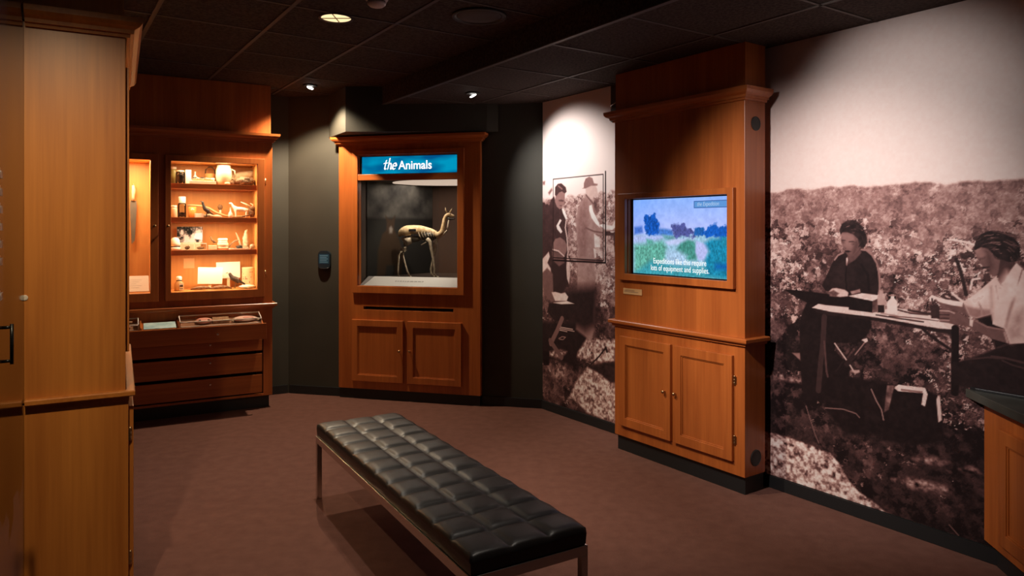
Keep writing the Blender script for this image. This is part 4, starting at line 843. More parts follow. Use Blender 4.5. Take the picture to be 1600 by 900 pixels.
for n_, (a,b,z0,z1) in (('right', OP), ('left', OL)):
    lo = MB(); t_ = .012
    lo.box(a-t_,b+t_,.33,.34,z0-t_,z1+t_); lo.box(a-t_,a,.03,.33,z0-t_,z1+t_); lo.box(b,b+t_,.03,.33,z0-t_,z1+t_); lo.box(a,b,.03,.33,z0-t_,z0); lo.box(a,b,.03,.33,z1,z1+t_)
    part('case_lining', lo, WIN, kb)
for zt in (1.922, 1.642, 1.370):
    part('shelf', MB().box(OP[0]+.001, OP[1]-.001, .035, .33, zt-.042, zt), WDX, kb, .002)
def gdoor(x0, x1, z0, z1, hole, knob, hinges):
    d = part('glass_door', MB().plate(x0, x1, z0, z1, -.022, 0, [hole]), WD, kb, .0025)
    part('pane', MB().plate(hole[0], hole[1], hole[2], hole[3], -.012, -.009), GLASS, d)
    k = MB(); q = MB().lathe([(.004,0),(.004,.012),(.011,.016),(.012,.022),(.008,.028),(.002,.03)], n=14); k.add([(knob[0]+a, -.022-c, knob[1]+b) for a,b,c in q.v], q.f, True)
    part('knob', k, BRASS, d)
    for hx,hz in hinges:
        h = MB(); h.lathe([(.006,-.03),(.006,.03)], hx, -.006, 10, True, hz); h.box(hx-.014,hx,-.003,-.0005,hz-.025,hz+.025); part('hinge', h, BRASS, d)
gdoor(-.836, -.066, .962, 2.148, OP, (-.815,1.57), [(-.060,1.95),(-.060,1.16)])
gdoor(-1.46, -.885, .962, 2.148, OL, (-.912,1.57), [])
# drawers
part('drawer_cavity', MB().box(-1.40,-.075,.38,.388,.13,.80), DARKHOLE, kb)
for z0, z1 in ((.145,.30),(.325,.48),(.505,.60)):
    d = part('drawer', MB().box(-1.41, -.088, -.022, -.001, z0, z1), WDX, kb, .003)
    for kx in (-.50,):
        k = MB(); q = MB().lathe([(.008,0),(.008,.004),(.004,.005)], n=12); k.add([(kx+a, -.022-c, (z0+z1)/2+.03+b) for a,b,c in q.v], q.f); part('drawer_lock', k, STEEL, d)
part('rail', MB().plate(-1.40,-.075,.60,.64,0,.02), WDX, kb)
dr = part('drawer', MB().box(-1.41, -.080, -.19, -.17, .625, .757), WDX, kb, .003, label='top drawer pulled open')
tb = MB(); tb.add([(x,y,z) for x in (-1.38,-.10) for y,z in ((-.168,.66),(-.168,.7505),(-.004,.7505+.164*.28),(-.004,.66))], [(0,1,2,3),(7,6,5,4),(0,4,5,1),(1,5,6,2),(2,6,7,3),(3,7,4,0)])
for xd in (-.748,-1.012): tb.add([(x,y,z) for x in (xd-.006,xd+.006) for y,z in ((-.166,.75),(-.166,.772),(-.004,.772+.162*.28),(-.004,.75))], [(0,1,2,3),(7,6,5,4),(0,4,5,1),(1,5,6,2),(2,6,7,3),(3,7,4,0)])
part('drawer_tray', tb, WDX, dr)
k = MB(); q = MB().lathe([(.009,0),(.009,.004),(.004,.005)], n=12); k.add([(-.46+a, -.19-c, .69+b) for a,b,c in q.v], q.f); part('drawer_lock', k, STEEL, dr)

# drawer contents
TB = .28
def bed(y, up=0): return .752+(y+.165)*TB+up
def tilt(o): o.rotation_euler = (math.atan(TB), 0, KF.a); return o
def acrylic_case(label, x0, x1, y0, y1, h):
    c_ = thing('specimen_box', label, 'display box', KF, (x0+x1)/2, (y0+y1)/2, bed((y0+y1)/2)); tilt(c_)
    w, d, h = (x1-x0)/2, (y1-y0)/2, h
    part('clear_cover', MB().box(-w,w,-d,d,.004,h), ACRYL, c_)
    e_ = MB(); r = .0035
    for sx_ in (-1,1):
        for sy in (-1,1): e_.box(sx_*w-r, sx_*w+r, sy*d-r, sy*d+r, 0, h)
    for sy in (-1,1): e_.box(-w,w,sy*d-r,sy*d+r,h-r,h+r); e_.box(-w,w,sy*d-r,sy*d+r,0,2*r)
    for sx_ in (-1,1): e_.box(sx_*w-r,sx_*w+r,-d,d,h-r,h+r)
    part('bright_edges', e_, mat('acrylic_edge', (.75,.66,.58), .25), c_)
    part('box_base', MB().box(-w,w,-d,d,0,.004), mat('box_base_brown', (.30,.13,.06), .6), c_)
    return c_
acrylic_case('clear acrylic box of shells in the open drawer, at its right end', -.735, -.118, -.155, -.012, .045)
acrylic_case('clear acrylic box with brown stick in the open drawer, at its left end', -1.36, -1.03, -.155, -.012, .045)
pink = mat('pink_shell', (.72,.33,.24), .5); 
sk = thing('round_skull_shell', 'round pink shell with two dark holes inside the right drawer box', 'specimen', KF, -.555, -.09, bed(-.09, .006)); tilt(sk)
part('shell', MB().blob((0,0,.018), (.066,.045,.019), rough=.03, seed=3), pink, sk)
for sx_ in (-.032,.034): part('hole', MB().blob((sx_,-.022,.033), (.010,.008,.005)), mat('dark_hole', (.08,.03,.025), .6), sk)
tilt(single('fibre_mat', MB().box(-.062,.062,-.045,.045,0,.020), noisy(mat('woven_fibre', (.4,.2,.1), .9), (.28,.13,.06,1), (.5,.3,.16,1), (80,80,80), 2), 'brown woven square of fibre standing between the pink shell and the shell pieces', 'specimen', KF, -.425, -.075, bed(-.075, .006)))
mb = MB()
for k in range(30):
    a = pi*k/29; mb.tube([(-.094*cos(a),-.035+.070*sin(a),.012),(-.108*cos(a)+random.uniform(-.004,.004),-.035+.088*sin(a),.016)], [.007,.003], 6)
fr = thing('fringed_shell', 'large pale pink shell with a curly cream fringe in the right drawer box', 'specimen', KF, -.235, -.085, bed(-.085, .006)); tilt(fr)
part('fringe', mb, mat('cream_fringe', (.7,.55,.38), .8), fr)
part('shell', MB().blob((0,-.002,.015), (.092,.048,.015), rough=.08, seed=5), mat('pale_pink', (.85,.58,.48), .4), fr)
part('shell_fold', MB().blob((.02,-.014,.026), (.045,.026,.010), rough=.1, seed=8).blob((-.05,-.030,.020), (.045,.016,.010), rough=.1, seed=9), pink, fr)
tilt(single('drawer_card', MB().box(-.115,.115,-.065,.065,0,.004),
   noisy(mat('pale_blue_card', (.5,.6,.62), .5), srgb(150,182,186), srgb(196,214,212), (14,14,14), 2), 'pale blue card lying in the middle of the open drawer', 'card', KF, -.878, -.085, bed(-.085, .001)))
single('brown_stick', MB().tube([(-.12,0,.0),(0,.005,.004),(.11,0,.002)], [.012,.014,.008], 8), mat('brown_stick_bark', (.5,.25,.12), .7), 'reddish brown stick inside the left drawer box', 'specimen', KF, -1.18, -.055, bed(-.055, .026))
single('pink_fragment', MB().blob((0,0,.012), (.06,.03,.018), rough=.12, seed=2), pink, 'pink shell fragment in front of the brown stick in the left drawer box', 'specimen', KF, -1.14, -.12, bed(-.12, .008))

# ---- shelf specimens
cream = mat('cream_ceramic', (.80,.68,.48), .5); whitem = mat('white_plastic', (.9,.88,.82), .5); brownm = noisy(mat('brown_feather', (.2,.1,.05), .8), (.13,.06,.03,1), (.32,.18,.09,1), (60,60,60), 3)
darkm = mat('dark_plumage', (.045,.035,.035), .55); paper = mat('white_paper', (.92,.90,.84), .7); clay = mat('orange_glass', (.75,.32,.08), .2)
stone = noisy(mat('pale_stone', (.6,.5,.36), .8), (.45,.36,.24,1), (.8,.7,.52,1), (50,50,50), 3)
S1, S2, S3, S4 = 1.9225, 1.6425, 1.3705, 1.0305
def K1(name, mb, m, label, cat, x, y, z, turn=0, bevel=0): return single(name, mb, m, label, cat, KF, x, y, z, turn, None, bevel)
def jar(name, label, x, y, z, r, h, body, lidm, lid_h=.02, fill=None, fillm=None):
    j = thing(name, label, 'jar', KF, x, y, z)
    part('jar_body', MB().lathe([(r*.92,0),(r,.006),(r,h-lid_h-.012),(r*.85,h-lid_h)], n=20), body, j)
    part('lid', MB().lathe([(r*.88,h-lid_h),(r*.9,h-lid_h+.001),(r*.9,h-.002),(r*.82,h)], n=20), lidm, j)
    if fill: part('contents', MB().blob((0,0,fill*.5+.004), (r*.85,r*.85,fill*.5), rough=.12, seed=int(x*100)), fillm, j)
    return j
# top shelf
jar('glass_jar', 'clear jar of dark pine cone pieces at the left of the top shelf', -.715, .14, S1, .036, .112, JARGLASS, mat('clear_lid', (.7,.66,.5), .3), .012, .09, mat('cone_scales', (.05,.03,.03), .8))
jar('glass_jar', 'tall greenish jar in the top left corner of the top shelf', -.757, .26, S1, .024, .150, mat('greenish_jar', (.42,.42,.16), .2), whitem)
K1('white_carton', MB().box(-.022,.022,-.015,.015,0,.118), whitem, 'upright white carton beside the pine cone jar on the top shelf', 'box', -.655, .13, S1, 0, .002)
K1('flat_box', MB().box(-.10,.10,-.05,.05,0,.026), paper, 'flat white box lying on the top shelf under the brown tray', 'box', -.545, .12, S1, 0, .002)
tr_ = thing('specimen_tray', 'brown tray of small pale pieces on the flat white box', 'tray', KF, -.545, .12, S1+.0265)
part('tray', MB().box(-.08,.08,-.035,.035,0,.014), mat('tray_brown', (.55,.27,.12), .6), tr_, .002)
part('pieces', MB().blob((-.04,0,.02),(.03,.02,.010),rough=.2,seed=1).blob((.03,.0,.02),(.04,.02,.009),rough=.2,seed=2), stone, tr_)
K1('glass_flask', MB().lathe([(.024,0),(.025,.01),(.012,.03),(.006,.042),(.006,.065),(.008,.068)], n=18), whitem, 'small white flask with a thin neck behind the brown tray', 'flask', -.595, .22, S1+.045)
K1('shelf_block', MB().box(-.05,.05,-.03,.03,0,.044), paper, 'white block under the small flask on the top shelf', 'block', -.595, .22, S1)
for x_, lb_ in ((-.618,'black-lidded round dish on the left end of the brown tray'), (-.560,'black-lidded round dish on the middle of the brown tray')):
    t_ = thing('round_dish', lb_, 'dish', KF, x_+.012, .105, S1+.0411)
    part('dish', MB().lathe([(.012,0),(.014,.006),(.014,.010)], n=16), whitem, t_); part('lid', MB().lathe([(.015,.010),(.015,.016),(.011,.018)], n=16), darkm, t_)
K1('pale_cup', MB().lathe([(.014,0),(.018,.028),(.016,.028),(.012,.004)], n=16), cream, 'small pale cup at the right end of the flat white box', 'cup', -.467, .12, S1+.027)
bk = thing('handled_basket', 'orange brown basket with an arched dark handle on the top shelf', 'basket', KF, -.475, .24, S1)
part('basket_body', MB().lathe([(.026,0),(.034,.05),(.040,.10),(.036,.10),(.028,.01)], n=18), mat('orange_basket', (.6,.28,.09), .7), bk)
part('handle', MB().tube([(-.038+.0,0,.10),(-.034,0,.135),(-.012,0,.158),(.016,0,.158),(.036,0,.135),(.040,0,.10)], .0055, 8), mat('dark_handle', (.1,.06,.03), .6), bk)
pt = thing('ceramic_jug', 'large rounded cream jug in the middle of the top shelf', 'jug', KF, -.375, .15, S1)
part('jug_body', MB().lathe([(.045,0),(.060,.03),(.066,.08),(.062,.13),(.054,.155),(.056,.168),(.050,.168),(.05,.15)], n=26), cream, pt)
part('handle', MB().tube([(.06,0,.14),(.088,0,.125),(.090,0,.08),(.062,0,.05)], .006, 8), cream, pt)
K1('forked_twig', MB().tube([(0,0,0),(.012,0,.05),(.02,0,.09),(.045,0,.125)], [.006,.005,.004,.002], 6).tube([(.02,0,.09),(.005,0,.13)], [.004,.002], 6), mat('twig_bark', (.45,.27,.12), .8), 'thin forked twig leaning right of the cream jug', 'twig', -.312, .26, S1)
K1('pale_log', MB().tube([(-.12,0,.045),(-.06,0,.065),(.0,0,.09),(.07,0,.105),(.125,0,.125)], [.028,.040,.038,.034,.024], 14), noisy(mat('pale_bark', (.8,.65,.4), .7), (.66,.48,.26,1), (.9,.78,.55,1), (20,20,20), 4, 1, .6, 60), 'thick pale log tilted up to the right on the top shelf', 'log', -.225, .262, S1)
K1('bird_nest', MB().blob((0,0,.036), (.080,.045,.040), 22, 14, .16, 12), noisy(mat('nest_grass', (.2,.13,.08), .9), (.10,.06,.035,1), (.40,.30,.2,1), (90,90,90), 4, 1, .8, 160), 'rough grey brown nest in front of the pale log', 'nest', -.200, .115, S1)
K1('seed_pod', MB().blob((0,0,.018), (.022,.016,.020), rough=.15, seed=4), brownm, 'upper dark seed pod between the jug and the nest', 'seed pod', -.318, .12, S1)
K1('seed_pod', MB().blob((0,0,.010), (.024,.014,.012), rough=.1, seed=6), stone, 'low pale seed pod in front of the cream jug', 'seed pod', -.352, .085, S1)
# second shelf
jar('glass_jar', 'squat cream jar in the left corner of the second shelf', -.765, .12, S2, .026, .10, cream, whitem)
jar('glass_jar', 'tall white jar with a broad white lid and dark contents on the second shelf', -.700, .17, S2, .032, .175, JARGLASS, whitem, .055, .04, darkm)
K1('orange_beaker', MB().lathe([(.028,0),(.030,.01),(.032,.09),(.029,.09),(.027,.01)], n=20), clay, 'orange glass beaker beside the tall jar on the second shelf', 'beaker', -.622, .16, S2)
K1('white_block', MB().box(-.034,.034,-.02,.02,0,.034), paper, 'low white block left of the standing dark bird', 'block', -.572, .13, S2, 8, .002)
K1('curved_branch', MB().tube([(-.255,0,.102),(-.22,0,.105),(-.15,0,.100),(-.09,0,.082),(-.03,0,.045),(.04,0,.018),(.12,0,.010),(.20,0,.014),(.26,0,.030)], [.006,.007,.008,.009,.010,.010,.009,.008,.005], 8), mat('bare_branch', (.62,.42,.2), .7), 'long bare branch curving down along the second shelf', 'branch', -.40, .2, S2)
def bird(name, label, x, y, z, s, m, turn=0, legm=None, up=.5, beak=True):
    b = thing(name, label, 'bird', KF, x, y, z, turn)
    v = [(-.02*s,0,.42*s,.16*s,.15*s),(.12*s,0,.40*s,.12*s,.11*s),(-.14*s,0,(.42+.2*up)*s,.13*s,.12*s),(-.24*s,0,(.42+.42*up)*s,.085*s,.08*s),(-.28*s,0,(.42+.62*up)*s,.085*s,.08*s),(.30*s,0,.30*s,.05*s,.05*s),(.46*s,0,.20*s,.02*s,.035*s)]
    skin('body', v, [(0,1),(0,2),(2,3),(3,4),(1,5),(5,6)], m, b, 2)
    part('beak', MB().tube([(-.34*s,0,(.42+.62*up)*s),(-.46*s,0,(.40+.60*up)*s)], [.03*s,.004*s], 6), legm or BLACK, b)
    for sy in (-1,1): part('leg', MB().tube([(.0,sy*.05*s,.32*s),(-.01*s,sy*.06*s,0.01*s),(-.08*s,sy*.06*s,.008*s)], .014*s, 6), legm or BLACK, b)
    return b
bird('small_bird', 'slim dark bird standing upright before the branch on the second shelf', -.515, .11, S2, .125, darkm, 15, up=1.1)
K1('pale_stones', MB().blob((-.03,0,.014), (.045,.02,.016), rough=.12, seed=1).blob((.035,0,.012), (.03,.018,.014), rough=.12, seed=2), stone, 'pale rock fragment lying behind the dark bird', 'rock', -.465, .15, S2)
st_ = thing('dried_flower', 'round reddish brown seed head on a pale stand on the second shelf', 'specimen', KF, -.392, .25, S2)
part('head', MB().blob((0,0,.093), (.021,.018,.024), rough=.15, seed=9), brownm, st_); part('stand', MB().lathe([(.022,0),(.010,.02),(.008,.07)], n=12), cream, st_)
K1('pear_bottle', MB().lathe([(.014,0),(.020,.012),(.018,.035),(.007,.055),(.005,.085),(.007,.087)], n=16), whitem, 'narrow-necked white bottle beside the white animal figurine', 'bottle', -.325, .12, S2)
lf = thing('animal_figurine', 'white long-necked animal figurine standing on the second shelf', 'figurine', KF, -.245, .13, S2)
skin('figure', [(0,0,.075,.022,.02),(.045,0,.072,.019,.018),(-.04,0,.078,.018,.017),(-.062,0,.105,.010,.010),(-.072,0,.125,.011,.010),(-.092,0,.122,.006,.006),(-.038,-.010,.045,.007,.007),(-.036,-.011,.004,.006,.006),(-.036,.010,.045,.007,.007),(-.032,.011,.004,.006,.006),(.05,-.010,.045,.008,.008),(.045,-.011,.004,.006,.006),(.055,.010,.045,.008,.008),(.062,.011,.004,.006,.006),(.068,0,.075,.006,.006)],
  [(0,1),(0,2),(2,3),(3,4),(4,5),(2,6),(6,7),(2,8),(8,9),(1,10),(10,11),(1,12),(12,13),(1,14)], whitem, lf, 2)
hk = thing('horned_skull', 'brown skull with long pale horns at the right end of the second shelf', 'skull', KF, -.150, .14, S2)
part('skull', MB().blob((0,0,.05), (.028,.022,.045), rough=.12, seed=7).blob((.005,-.012,.085), (.022,.018,.018), rough=.1, seed=3), brownm, hk)
part('horn', MB().tube([(-.012,0,.095),(-.045,0,.118),(-.090,0,.138)], [.009,.007,.003], 8), cream, hk); part('horn', MB().tube([(.008,0,.098),(.012,0,.115),(-.012,0,.128)], [.008,.006,.002], 8), cream, hk)
K1('dried_stick', MB().tube([(-.05,0,.012),(0,0,.022),(.045,0,.04)], [.005,.006,.004], 6), brownm, 'short dark stick lying before the horned skull', 'stick', -.185, .09, S2)
# third shelf
cp = thing('white_hat', 'white rounded hat with a dark band at the left of the third shelf', 'cap', KF, -.755, .13, S3)
part('crown', MB().lathe([(.038,.03),(.040,.05),(.034,.085),(.018,.102),(.003,.106)], n=20), whitem, cp); part('band', MB().lathe([(.0385,.022),(.0395,.032)], n=20), darkm, cp); part('brim', MB().lathe([(.038,0),(.046,.004),(.042,.022),(.038,.024)], n=20), whitem, cp)
ph_ = thing('leaning_photograph', 'black and white photograph standing behind the glass boxes on the third shelf', 'photograph', KF, -.635, .24, S3+.06)
us4 = np.linspace(-.10,.10,60); zs4 = np.linspace(0,.135,44); U, Z = np.meshgrid(us4, zs4, indexing='ij')
t4 = np.clip((fbm(U, Z, .03, 55, 3)-.5)*2.6+.45+.25*(Z < .06), .08, .95); rgb = np.stack([t4*235, t4*220, t4*225], -1)
bl = poly_mask(U, Z, [(.03,.03),(.1,.02),(.1,.085),(.04,.08)], .004)[...,None]; rgb = rgb*(1-bl)+np.array([205,215,250])*bl
o = coloured_grid('picture', us4, zs4, tolin(rgb), print_mat('small_photograph', .5), -.001); o.parent = ph_
part('backing', MB().box(-.10,.10,0,.003,0,.135), paper, ph_)
K1('photo_stand', MB().box(-.085,.085,-.006,.006,0,.060), cream, 'cream stand that lifts the photograph on the third shelf', 'stand', -.635, .245, S3)
for i,(x_,lb_,lb2) in enumerate(((-.655,'clear box under the left half of the photograph','dark curled specimen inside the left clear box'), (-.560,'clear box under the right half of the photograph','long brown specimen inside the right clear box'))):
    b_ = thing('clear_box', lb_, 'display box', KF, x_, .13, S3); w = .043
    part('cover', MB().box(-w,w,-.03,.03,.003,.055), ACRYL, b_); part('base', MB().box(-w,w,-.03,.03,0,.003), cream, b_); part('rim', MB().box(-w,w,-.032,-.03,.050,.056).box(w-.003,w,-.032,-.03,.0,.05), whitem, b_)
    K1('dried_specimen', (MB().blob((-.006,0,.016), (.020,.014,.015), rough=.25, seed=3) if i == 0 else MB().blob((0,0,.011), (.032,.013,.012), rough=.2, seed=8)), brownm, lb2, 'specimen', x_, .13, S3+.0035)
K1('cream_block', MB().box(-.034,.034,-.018,.018,0,.036), cream, 'cream block under the little bird on the third shelf', 'block', -.468, .12, S3, 0, .002)
bird('small_bird', 'tiny brown bird perched on the cream block', -.462, .12, S3+.0365, .075, brownm, 20, up=.9)
jr = thing('stacked_dish', 'ribbed pale glass dish with a lid in the middle of the third shelf', 'dish', KF, -.385, .14, S3)
part('dish_body', MB().lathe([(.044,0),(.046,.02),(.040,.024),(.046,.030),(.046,.055)], n=24), cream, jr); part('lid', MB().lathe([(.040,.055),(.041,.066),(.034,.070),(.040,.078),(.040,.092),(.03,.096)], n=24), whitem, jr)
K1('flat_papers', MB().box(-.085,.085,-.045,.045,0,.008), paper, 'pale papers lying under the curved horn on the third shelf', 'papers', -.255, .12, S3, 6)
K1('curved_horn', MB().tube([(-.05,0,.008),(-.035,0,.035),(-.005,0,.062),(.03,0,.068)], [.007,.008,.008,.005], 8), mat('brown_horn', (.38,.2,.1), .5), 'arched brown horn on the papers of the third shelf', 'horn', -.285, .14, S3+.0085)
K1('dark_seeds', MB().blob((0,0,.013), (.026,.018,.014), rough=.25, seed=21), darkm, 'dark seed cluster under the arched horn', 'seeds', -.258, .105, S3+.0085)
mb = MB(); rn = random.Random(11)
for k in range(26):
    a, h = rn.uniform(0,6.28), rn.uniform(.0,.13); r_ = .028*(1-h/.2)
    mb.tube([(r_*cos(a)*.5, r_*sin(a)*.5, h),(r_*cos(a)*1.3, r_*sin(a)*1.3, h+rn.uniform(.02,.045))], [.006,.002], 6)
mb.lathe([(.030,0),(.024,.06),(.012,.14),(.004,.165)], n=12)
K1('spiky_coral', mb, stone, 'tall spiky pale coral at the right of the third shelf', 'coral', -.195, .17, S3)
K1('pale_horn', MB().tube([(.02,0,0),(.004,0,.05),(-.012,0,.10),(-.03,0,.145)], [.011,.010,.008,.003], 8), cream, 'slender pale horn standing left of the spiky coral', 'horn', -.235, .25, S3)
K1('round_pebble', MB().blob((0,0,.022), (.022,.02,.022), rough=.06, seed=2), stone, 'round pale pebble at the right end of the third shelf', 'pebble', -.150, .10, S3)
# bottom shelf
bt = thing('ink_bottle', 'clear bottle with a white cap and a black and white label on the bottom shelf', 'bottle', KF, -.725, .13, S4)
part('bottle_body', MB().lathe([(.034,0),(.036,.006),(.036,.062),(.020,.082),(.018,.088)], n=22), mat('bottle_amber', (.5,.32,.15), .2), bt)
part('cap', MB().lathe([(.021,.088),(.022,.09),(.021,.118),(.012,.122)], n=20), whitem, bt); part('shoulder_band', MB().lathe([(.0215,.083),(.0225,.09)], n=20), darkm, bt)
lbm = MB(); lbm.box(.0,.030,-.040,-.036,.006,.062); part('label', lbm, paper, bt, label='white label'); part('label_print', MB().box(.003,.027,-.0412,-.040,.036,.050).box(.003,.027,-.0412,-.040,.016,.022), darkm, bt)
K1('faint_plaque', MB().box(-.043,.043,0,.004,0,.086), mat('pale_orange_plaque', (.86,.55,.28), .6), 'faint pale orange square on the back panel of the bottom shelf', 'plaque', -.635, .324, S4+.175)
for x_,z_,tn,lb_ in ((-.485,.045,2,'white card tilted, the left one of two on the bottom shelf'), (-.325,.085,-1,'white card behind the dark bird on the bottom shelf')):
    c_ = thing('white_card', lb_, 'card', KF, x_, .17 if x_ < -.4 else .24, S4); w, h = .098, .142
    cc = part('card', MB().box(-w,w,-.003,.003,z_,z_+h), paper, c_, .001); part('prop', MB().box(-.012,.012,.004,.016,0,z_+.05), cream, c_)
    c_.rotation_euler = (0, rad(tn), KF.a)
bird('dark_grouse', 'plump dark brown bird standing on the bottom shelf', -.285, .12, S4, .175, noisy(mat('grouse_plumage', (.05,.04,.03), .6), (.03,.022,.018,1), (.11,.07,.05,1), (70,70,70), 3), 0, mat('grouse_leg', (.4,.25,.12), .6), up=.62)
for x_,l_,r_ in ((-.555,.085,'left'),(-.405,.085,'right')):
    K1('feather_bundle', MB().tube([(-l_,0,.008),(-l_*.5,0,.016),(0,0,.019),(l_*.6,0,.016),(l_,0,.006)], [.005,.014,.017,.013,.003], 10, 1.6), brownm, 'flat brown feathered wing on the bottom shelf, the %s one of two' % r_, 'wing', x_, .09, S4+.002)
tn_ = thing('printed_tin', 'cream tin can with red and blue print at the right of the bottom shelf', 'tin', KF, -.165, .20, S4)
part('can', MB().lathe([(.056,0),(.058,.002),(.057,.005),(.057,.17),(.0585,.174),(.058,.178),(.052,.178),(.052,.172)], n=30), mat('cream_tin', (.82,.66,.40), .35), tn_)
mb = MB(); rn = random.Random(5)
for k in range(26):
    a = rn.uniform(pi*1.05, pi*1.95); z_ = rn.choice([.03,.045,.075,.09,.12,.135]); r_ = .0578; da = rn.uniform(.06,.16); hh = rn.uniform(.006,.012)
    mb.add([(r_*cos(a),r_*sin(a),z_),(r_*cos(a+da),r_*sin(a+da),z_),(r_*cos(a+da),r_*sin(a+da),z_+hh),(r_*cos(a),r_*sin(a),z_+hh)], [(0,1,2,3)])
part('print', mb, mat('tin_print_red', (.42,.12,.09), .4), tn_)
K1('crumpled_paper', MB().blob((0,0,.016), (.075,.035,.016), 20, 10, .14, 31), paper, 'crumpled pale paper at the foot of the printed tin', 'paper', -.19, .10, S4)
# left compartment
bl_ = thing('hanging_blade', 'grey blade with a pale wrapped handle hanging in the left glass compartment', 'knife', KF, -1.060, .30, 1.42)
part('blade', MB().yprism([(-.012,0),(.012,.03),(.026,.30),(.024,.36),(-.022,.36),(-.024,.30)], -.004, .004), mat('grey_blade', (.3,.3,.27), .35, .5), bl_)
part('handle', MB().tube([(0,0,.36),(0,0,.40),(.003,0,.44),(0,0,.49)], [.016,.012,.017,.010], 10), cream, bl_)
part('hook', MB().tube([(0,.02,.485),(0,0,.485),(0,-.014,.50)], .003, 6), STEEL, bl_)
wc = thing('label_panel', 'white printed panel at the foot of the left glass compartment', 'panel', KF, -1.17, .13, 1.036)
part('panel', MB().box(-.222,.222,-.003,.003,0,.145), paper, wc); wc.rotation_euler = (rad(-32), 0, KF.a)
mm = MB()
for i in range(5): mm.box(.02, .17-.02*(i%3), -.0036, -.003, .105-.018*i, .108-.018*i)
part('print_lines', mm, mat('pale_grey_ink', (.6,.58,.54), .7), wc)

# ================================================================== NEAR CABINET
nc = thing('end_cabinet', 'tall cherry wood cabinet seen from its plain side at the left edge', 'cabinet', NF)
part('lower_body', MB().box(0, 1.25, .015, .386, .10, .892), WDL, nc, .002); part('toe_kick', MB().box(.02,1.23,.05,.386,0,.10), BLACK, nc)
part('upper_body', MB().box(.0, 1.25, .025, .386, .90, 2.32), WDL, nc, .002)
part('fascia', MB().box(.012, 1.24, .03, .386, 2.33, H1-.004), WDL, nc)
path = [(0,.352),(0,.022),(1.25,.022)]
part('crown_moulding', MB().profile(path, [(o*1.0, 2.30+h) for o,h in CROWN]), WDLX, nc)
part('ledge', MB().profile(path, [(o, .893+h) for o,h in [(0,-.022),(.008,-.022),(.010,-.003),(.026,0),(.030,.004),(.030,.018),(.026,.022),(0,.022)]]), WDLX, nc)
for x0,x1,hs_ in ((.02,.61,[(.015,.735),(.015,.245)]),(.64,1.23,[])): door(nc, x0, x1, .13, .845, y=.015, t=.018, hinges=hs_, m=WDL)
for x0,x1 in ((.03,.61),(.64,1.22)):
    d = part('glass_door', MB().plate(x0, x1, 1.06, 2.19, .012, .025, [(x0+.05,x1-.05,1.11,2.14)]), WDL, nc, .0025); part('pane', MB().plate(x0+.05,x1-.05,1.11,2.14,.017,.020), GLASS, d)
q = MB().lathe([(.010,0),(.010,.003),(.006,.004)], n=16); k = MB(); k.add([(-c, .353+a, 1.293+b) for a,b,c in q.v], q.f); part('screw_cap', k, mat('pale_cap', (.7,.6,.5), .4), nc, label='small pale round cap on the side')

# ================================================================== GLOSSY PANEL DOOR AT THE LEFT EDGE
gp = thing('graphic_door', 'glossy dark maroon printed door with a slim black handle at the far left', 'door', leftF)
us5 = np.linspace(-1.7, -.012, 200); zs5 = np.linspace(.02, 2.75, 260); U, Z = np.meshgrid(us5, zs5, indexing='ij')
rgb = np.zeros(U.shape+(3,))+np.array([58,26,20]); n5 = fbm(U, Z, .12, 66, 4)
def mix5(m, colr):
    global rgb
    rgb = rgb*(1-m[...,None])+np.array(colr)*m[...,None]
mix5(np.clip((-.42-U)/.06, 0, 1)*np.clip((Z-1.55)/.3, 0, 1), (44,56,84)); mix5(np.clip((-.5-U)/.05, 0, 1)*np.clip((1.9-Z)/.3,0,1)*np.clip((Z-1.2)/.2,0,1), (120,110,118))
mix5(np.clip((n5*.5+.38-Z)/.02, 0, 1), (140,138,150))
gd = coloured_grid('door_leaf', us5, zs5, tolin(rgb), print_mat('glossy_printed_panel', .12), -.03); gd.parent = gp
part('leaf_core', MB().box(-1.7,-.012,-.029,-.001,.02,2.75), mat('maroon_edge', (.04,.012,.01), .3), gp)
hm = mat('black_metal', (.012,.012,.012), .3, .6)
hd = part('handle', MB().tube([(-.54,-.052,1.135),(-.54,-.052,1.258)], .005, 10), hm, gp); part('handle_post', MB().tube([(-.54,-.03,1.145),(-.54,-.052,1.145)], .005, 8).tube([(-.54,-.03,1.248),(-.54,-.052,1.248)], .005, 8), hm, hd)
mm = MB(); rn = random.Random(9)
for k in range(8):
    if k == 6: continue
    z_ = 1.70-.052*k
    mm.box(-.66,-.615,-.0325,-.031,z_,z_+.03).box(-.605,-.565,-.0325,-.031,z_,z_+.022)
part('white_marks', mm, mat('white_print', (.75,.76,.8), .3), gp, label='column of small white printed marks')

# ================================================================== COUNTER
ct = thing('corner_counter', 'cherry wood counter with a dark grey green top at the right edge', 'counter', CF)
def meet(y, gap):   # where the line at local depth y reaches the right wall
    a = RW.inv(CF.w(0, y)); b = RW.inv(CF.w(1, y)); t = (-gap-a[1])/(b[1]-a[1]); return t
def wedge(y, gap, x1): 
    t = meet(y, gap); q = CF.inv(RW.w(RW.inv(CF.w(t, y))[0]+1.55, -gap)); return [(t, y), (x1, y), (x1, q[1]*x1/q[0] if q[1]*x1/q[0] < q[1] else q[1]), q] if q[0] > x1 else [(t, y), (x1, y), q]
part('body', MB().prism(wedge(0, .008, 1.15), .10, .75), WD, ct); part('toe_kick', MB().prism(wedge(.03, .02, 1.15), 0, .10), BLACK, ct)
top = noisy(mat('dark_stone_top', (.05,.052,.045), .28), (.050,.052,.042,1), (.075,.075,.062,1), (6,6,6), 3)
part('countertop', MB().prism(wedge(-.055, .008, 1.17), .75, .79), top, ct, .003)
dd = (RW.w(3.35,0)); 
c1_ = RW.inv(CF.w(meet(-.055, .008), -.055))[0]
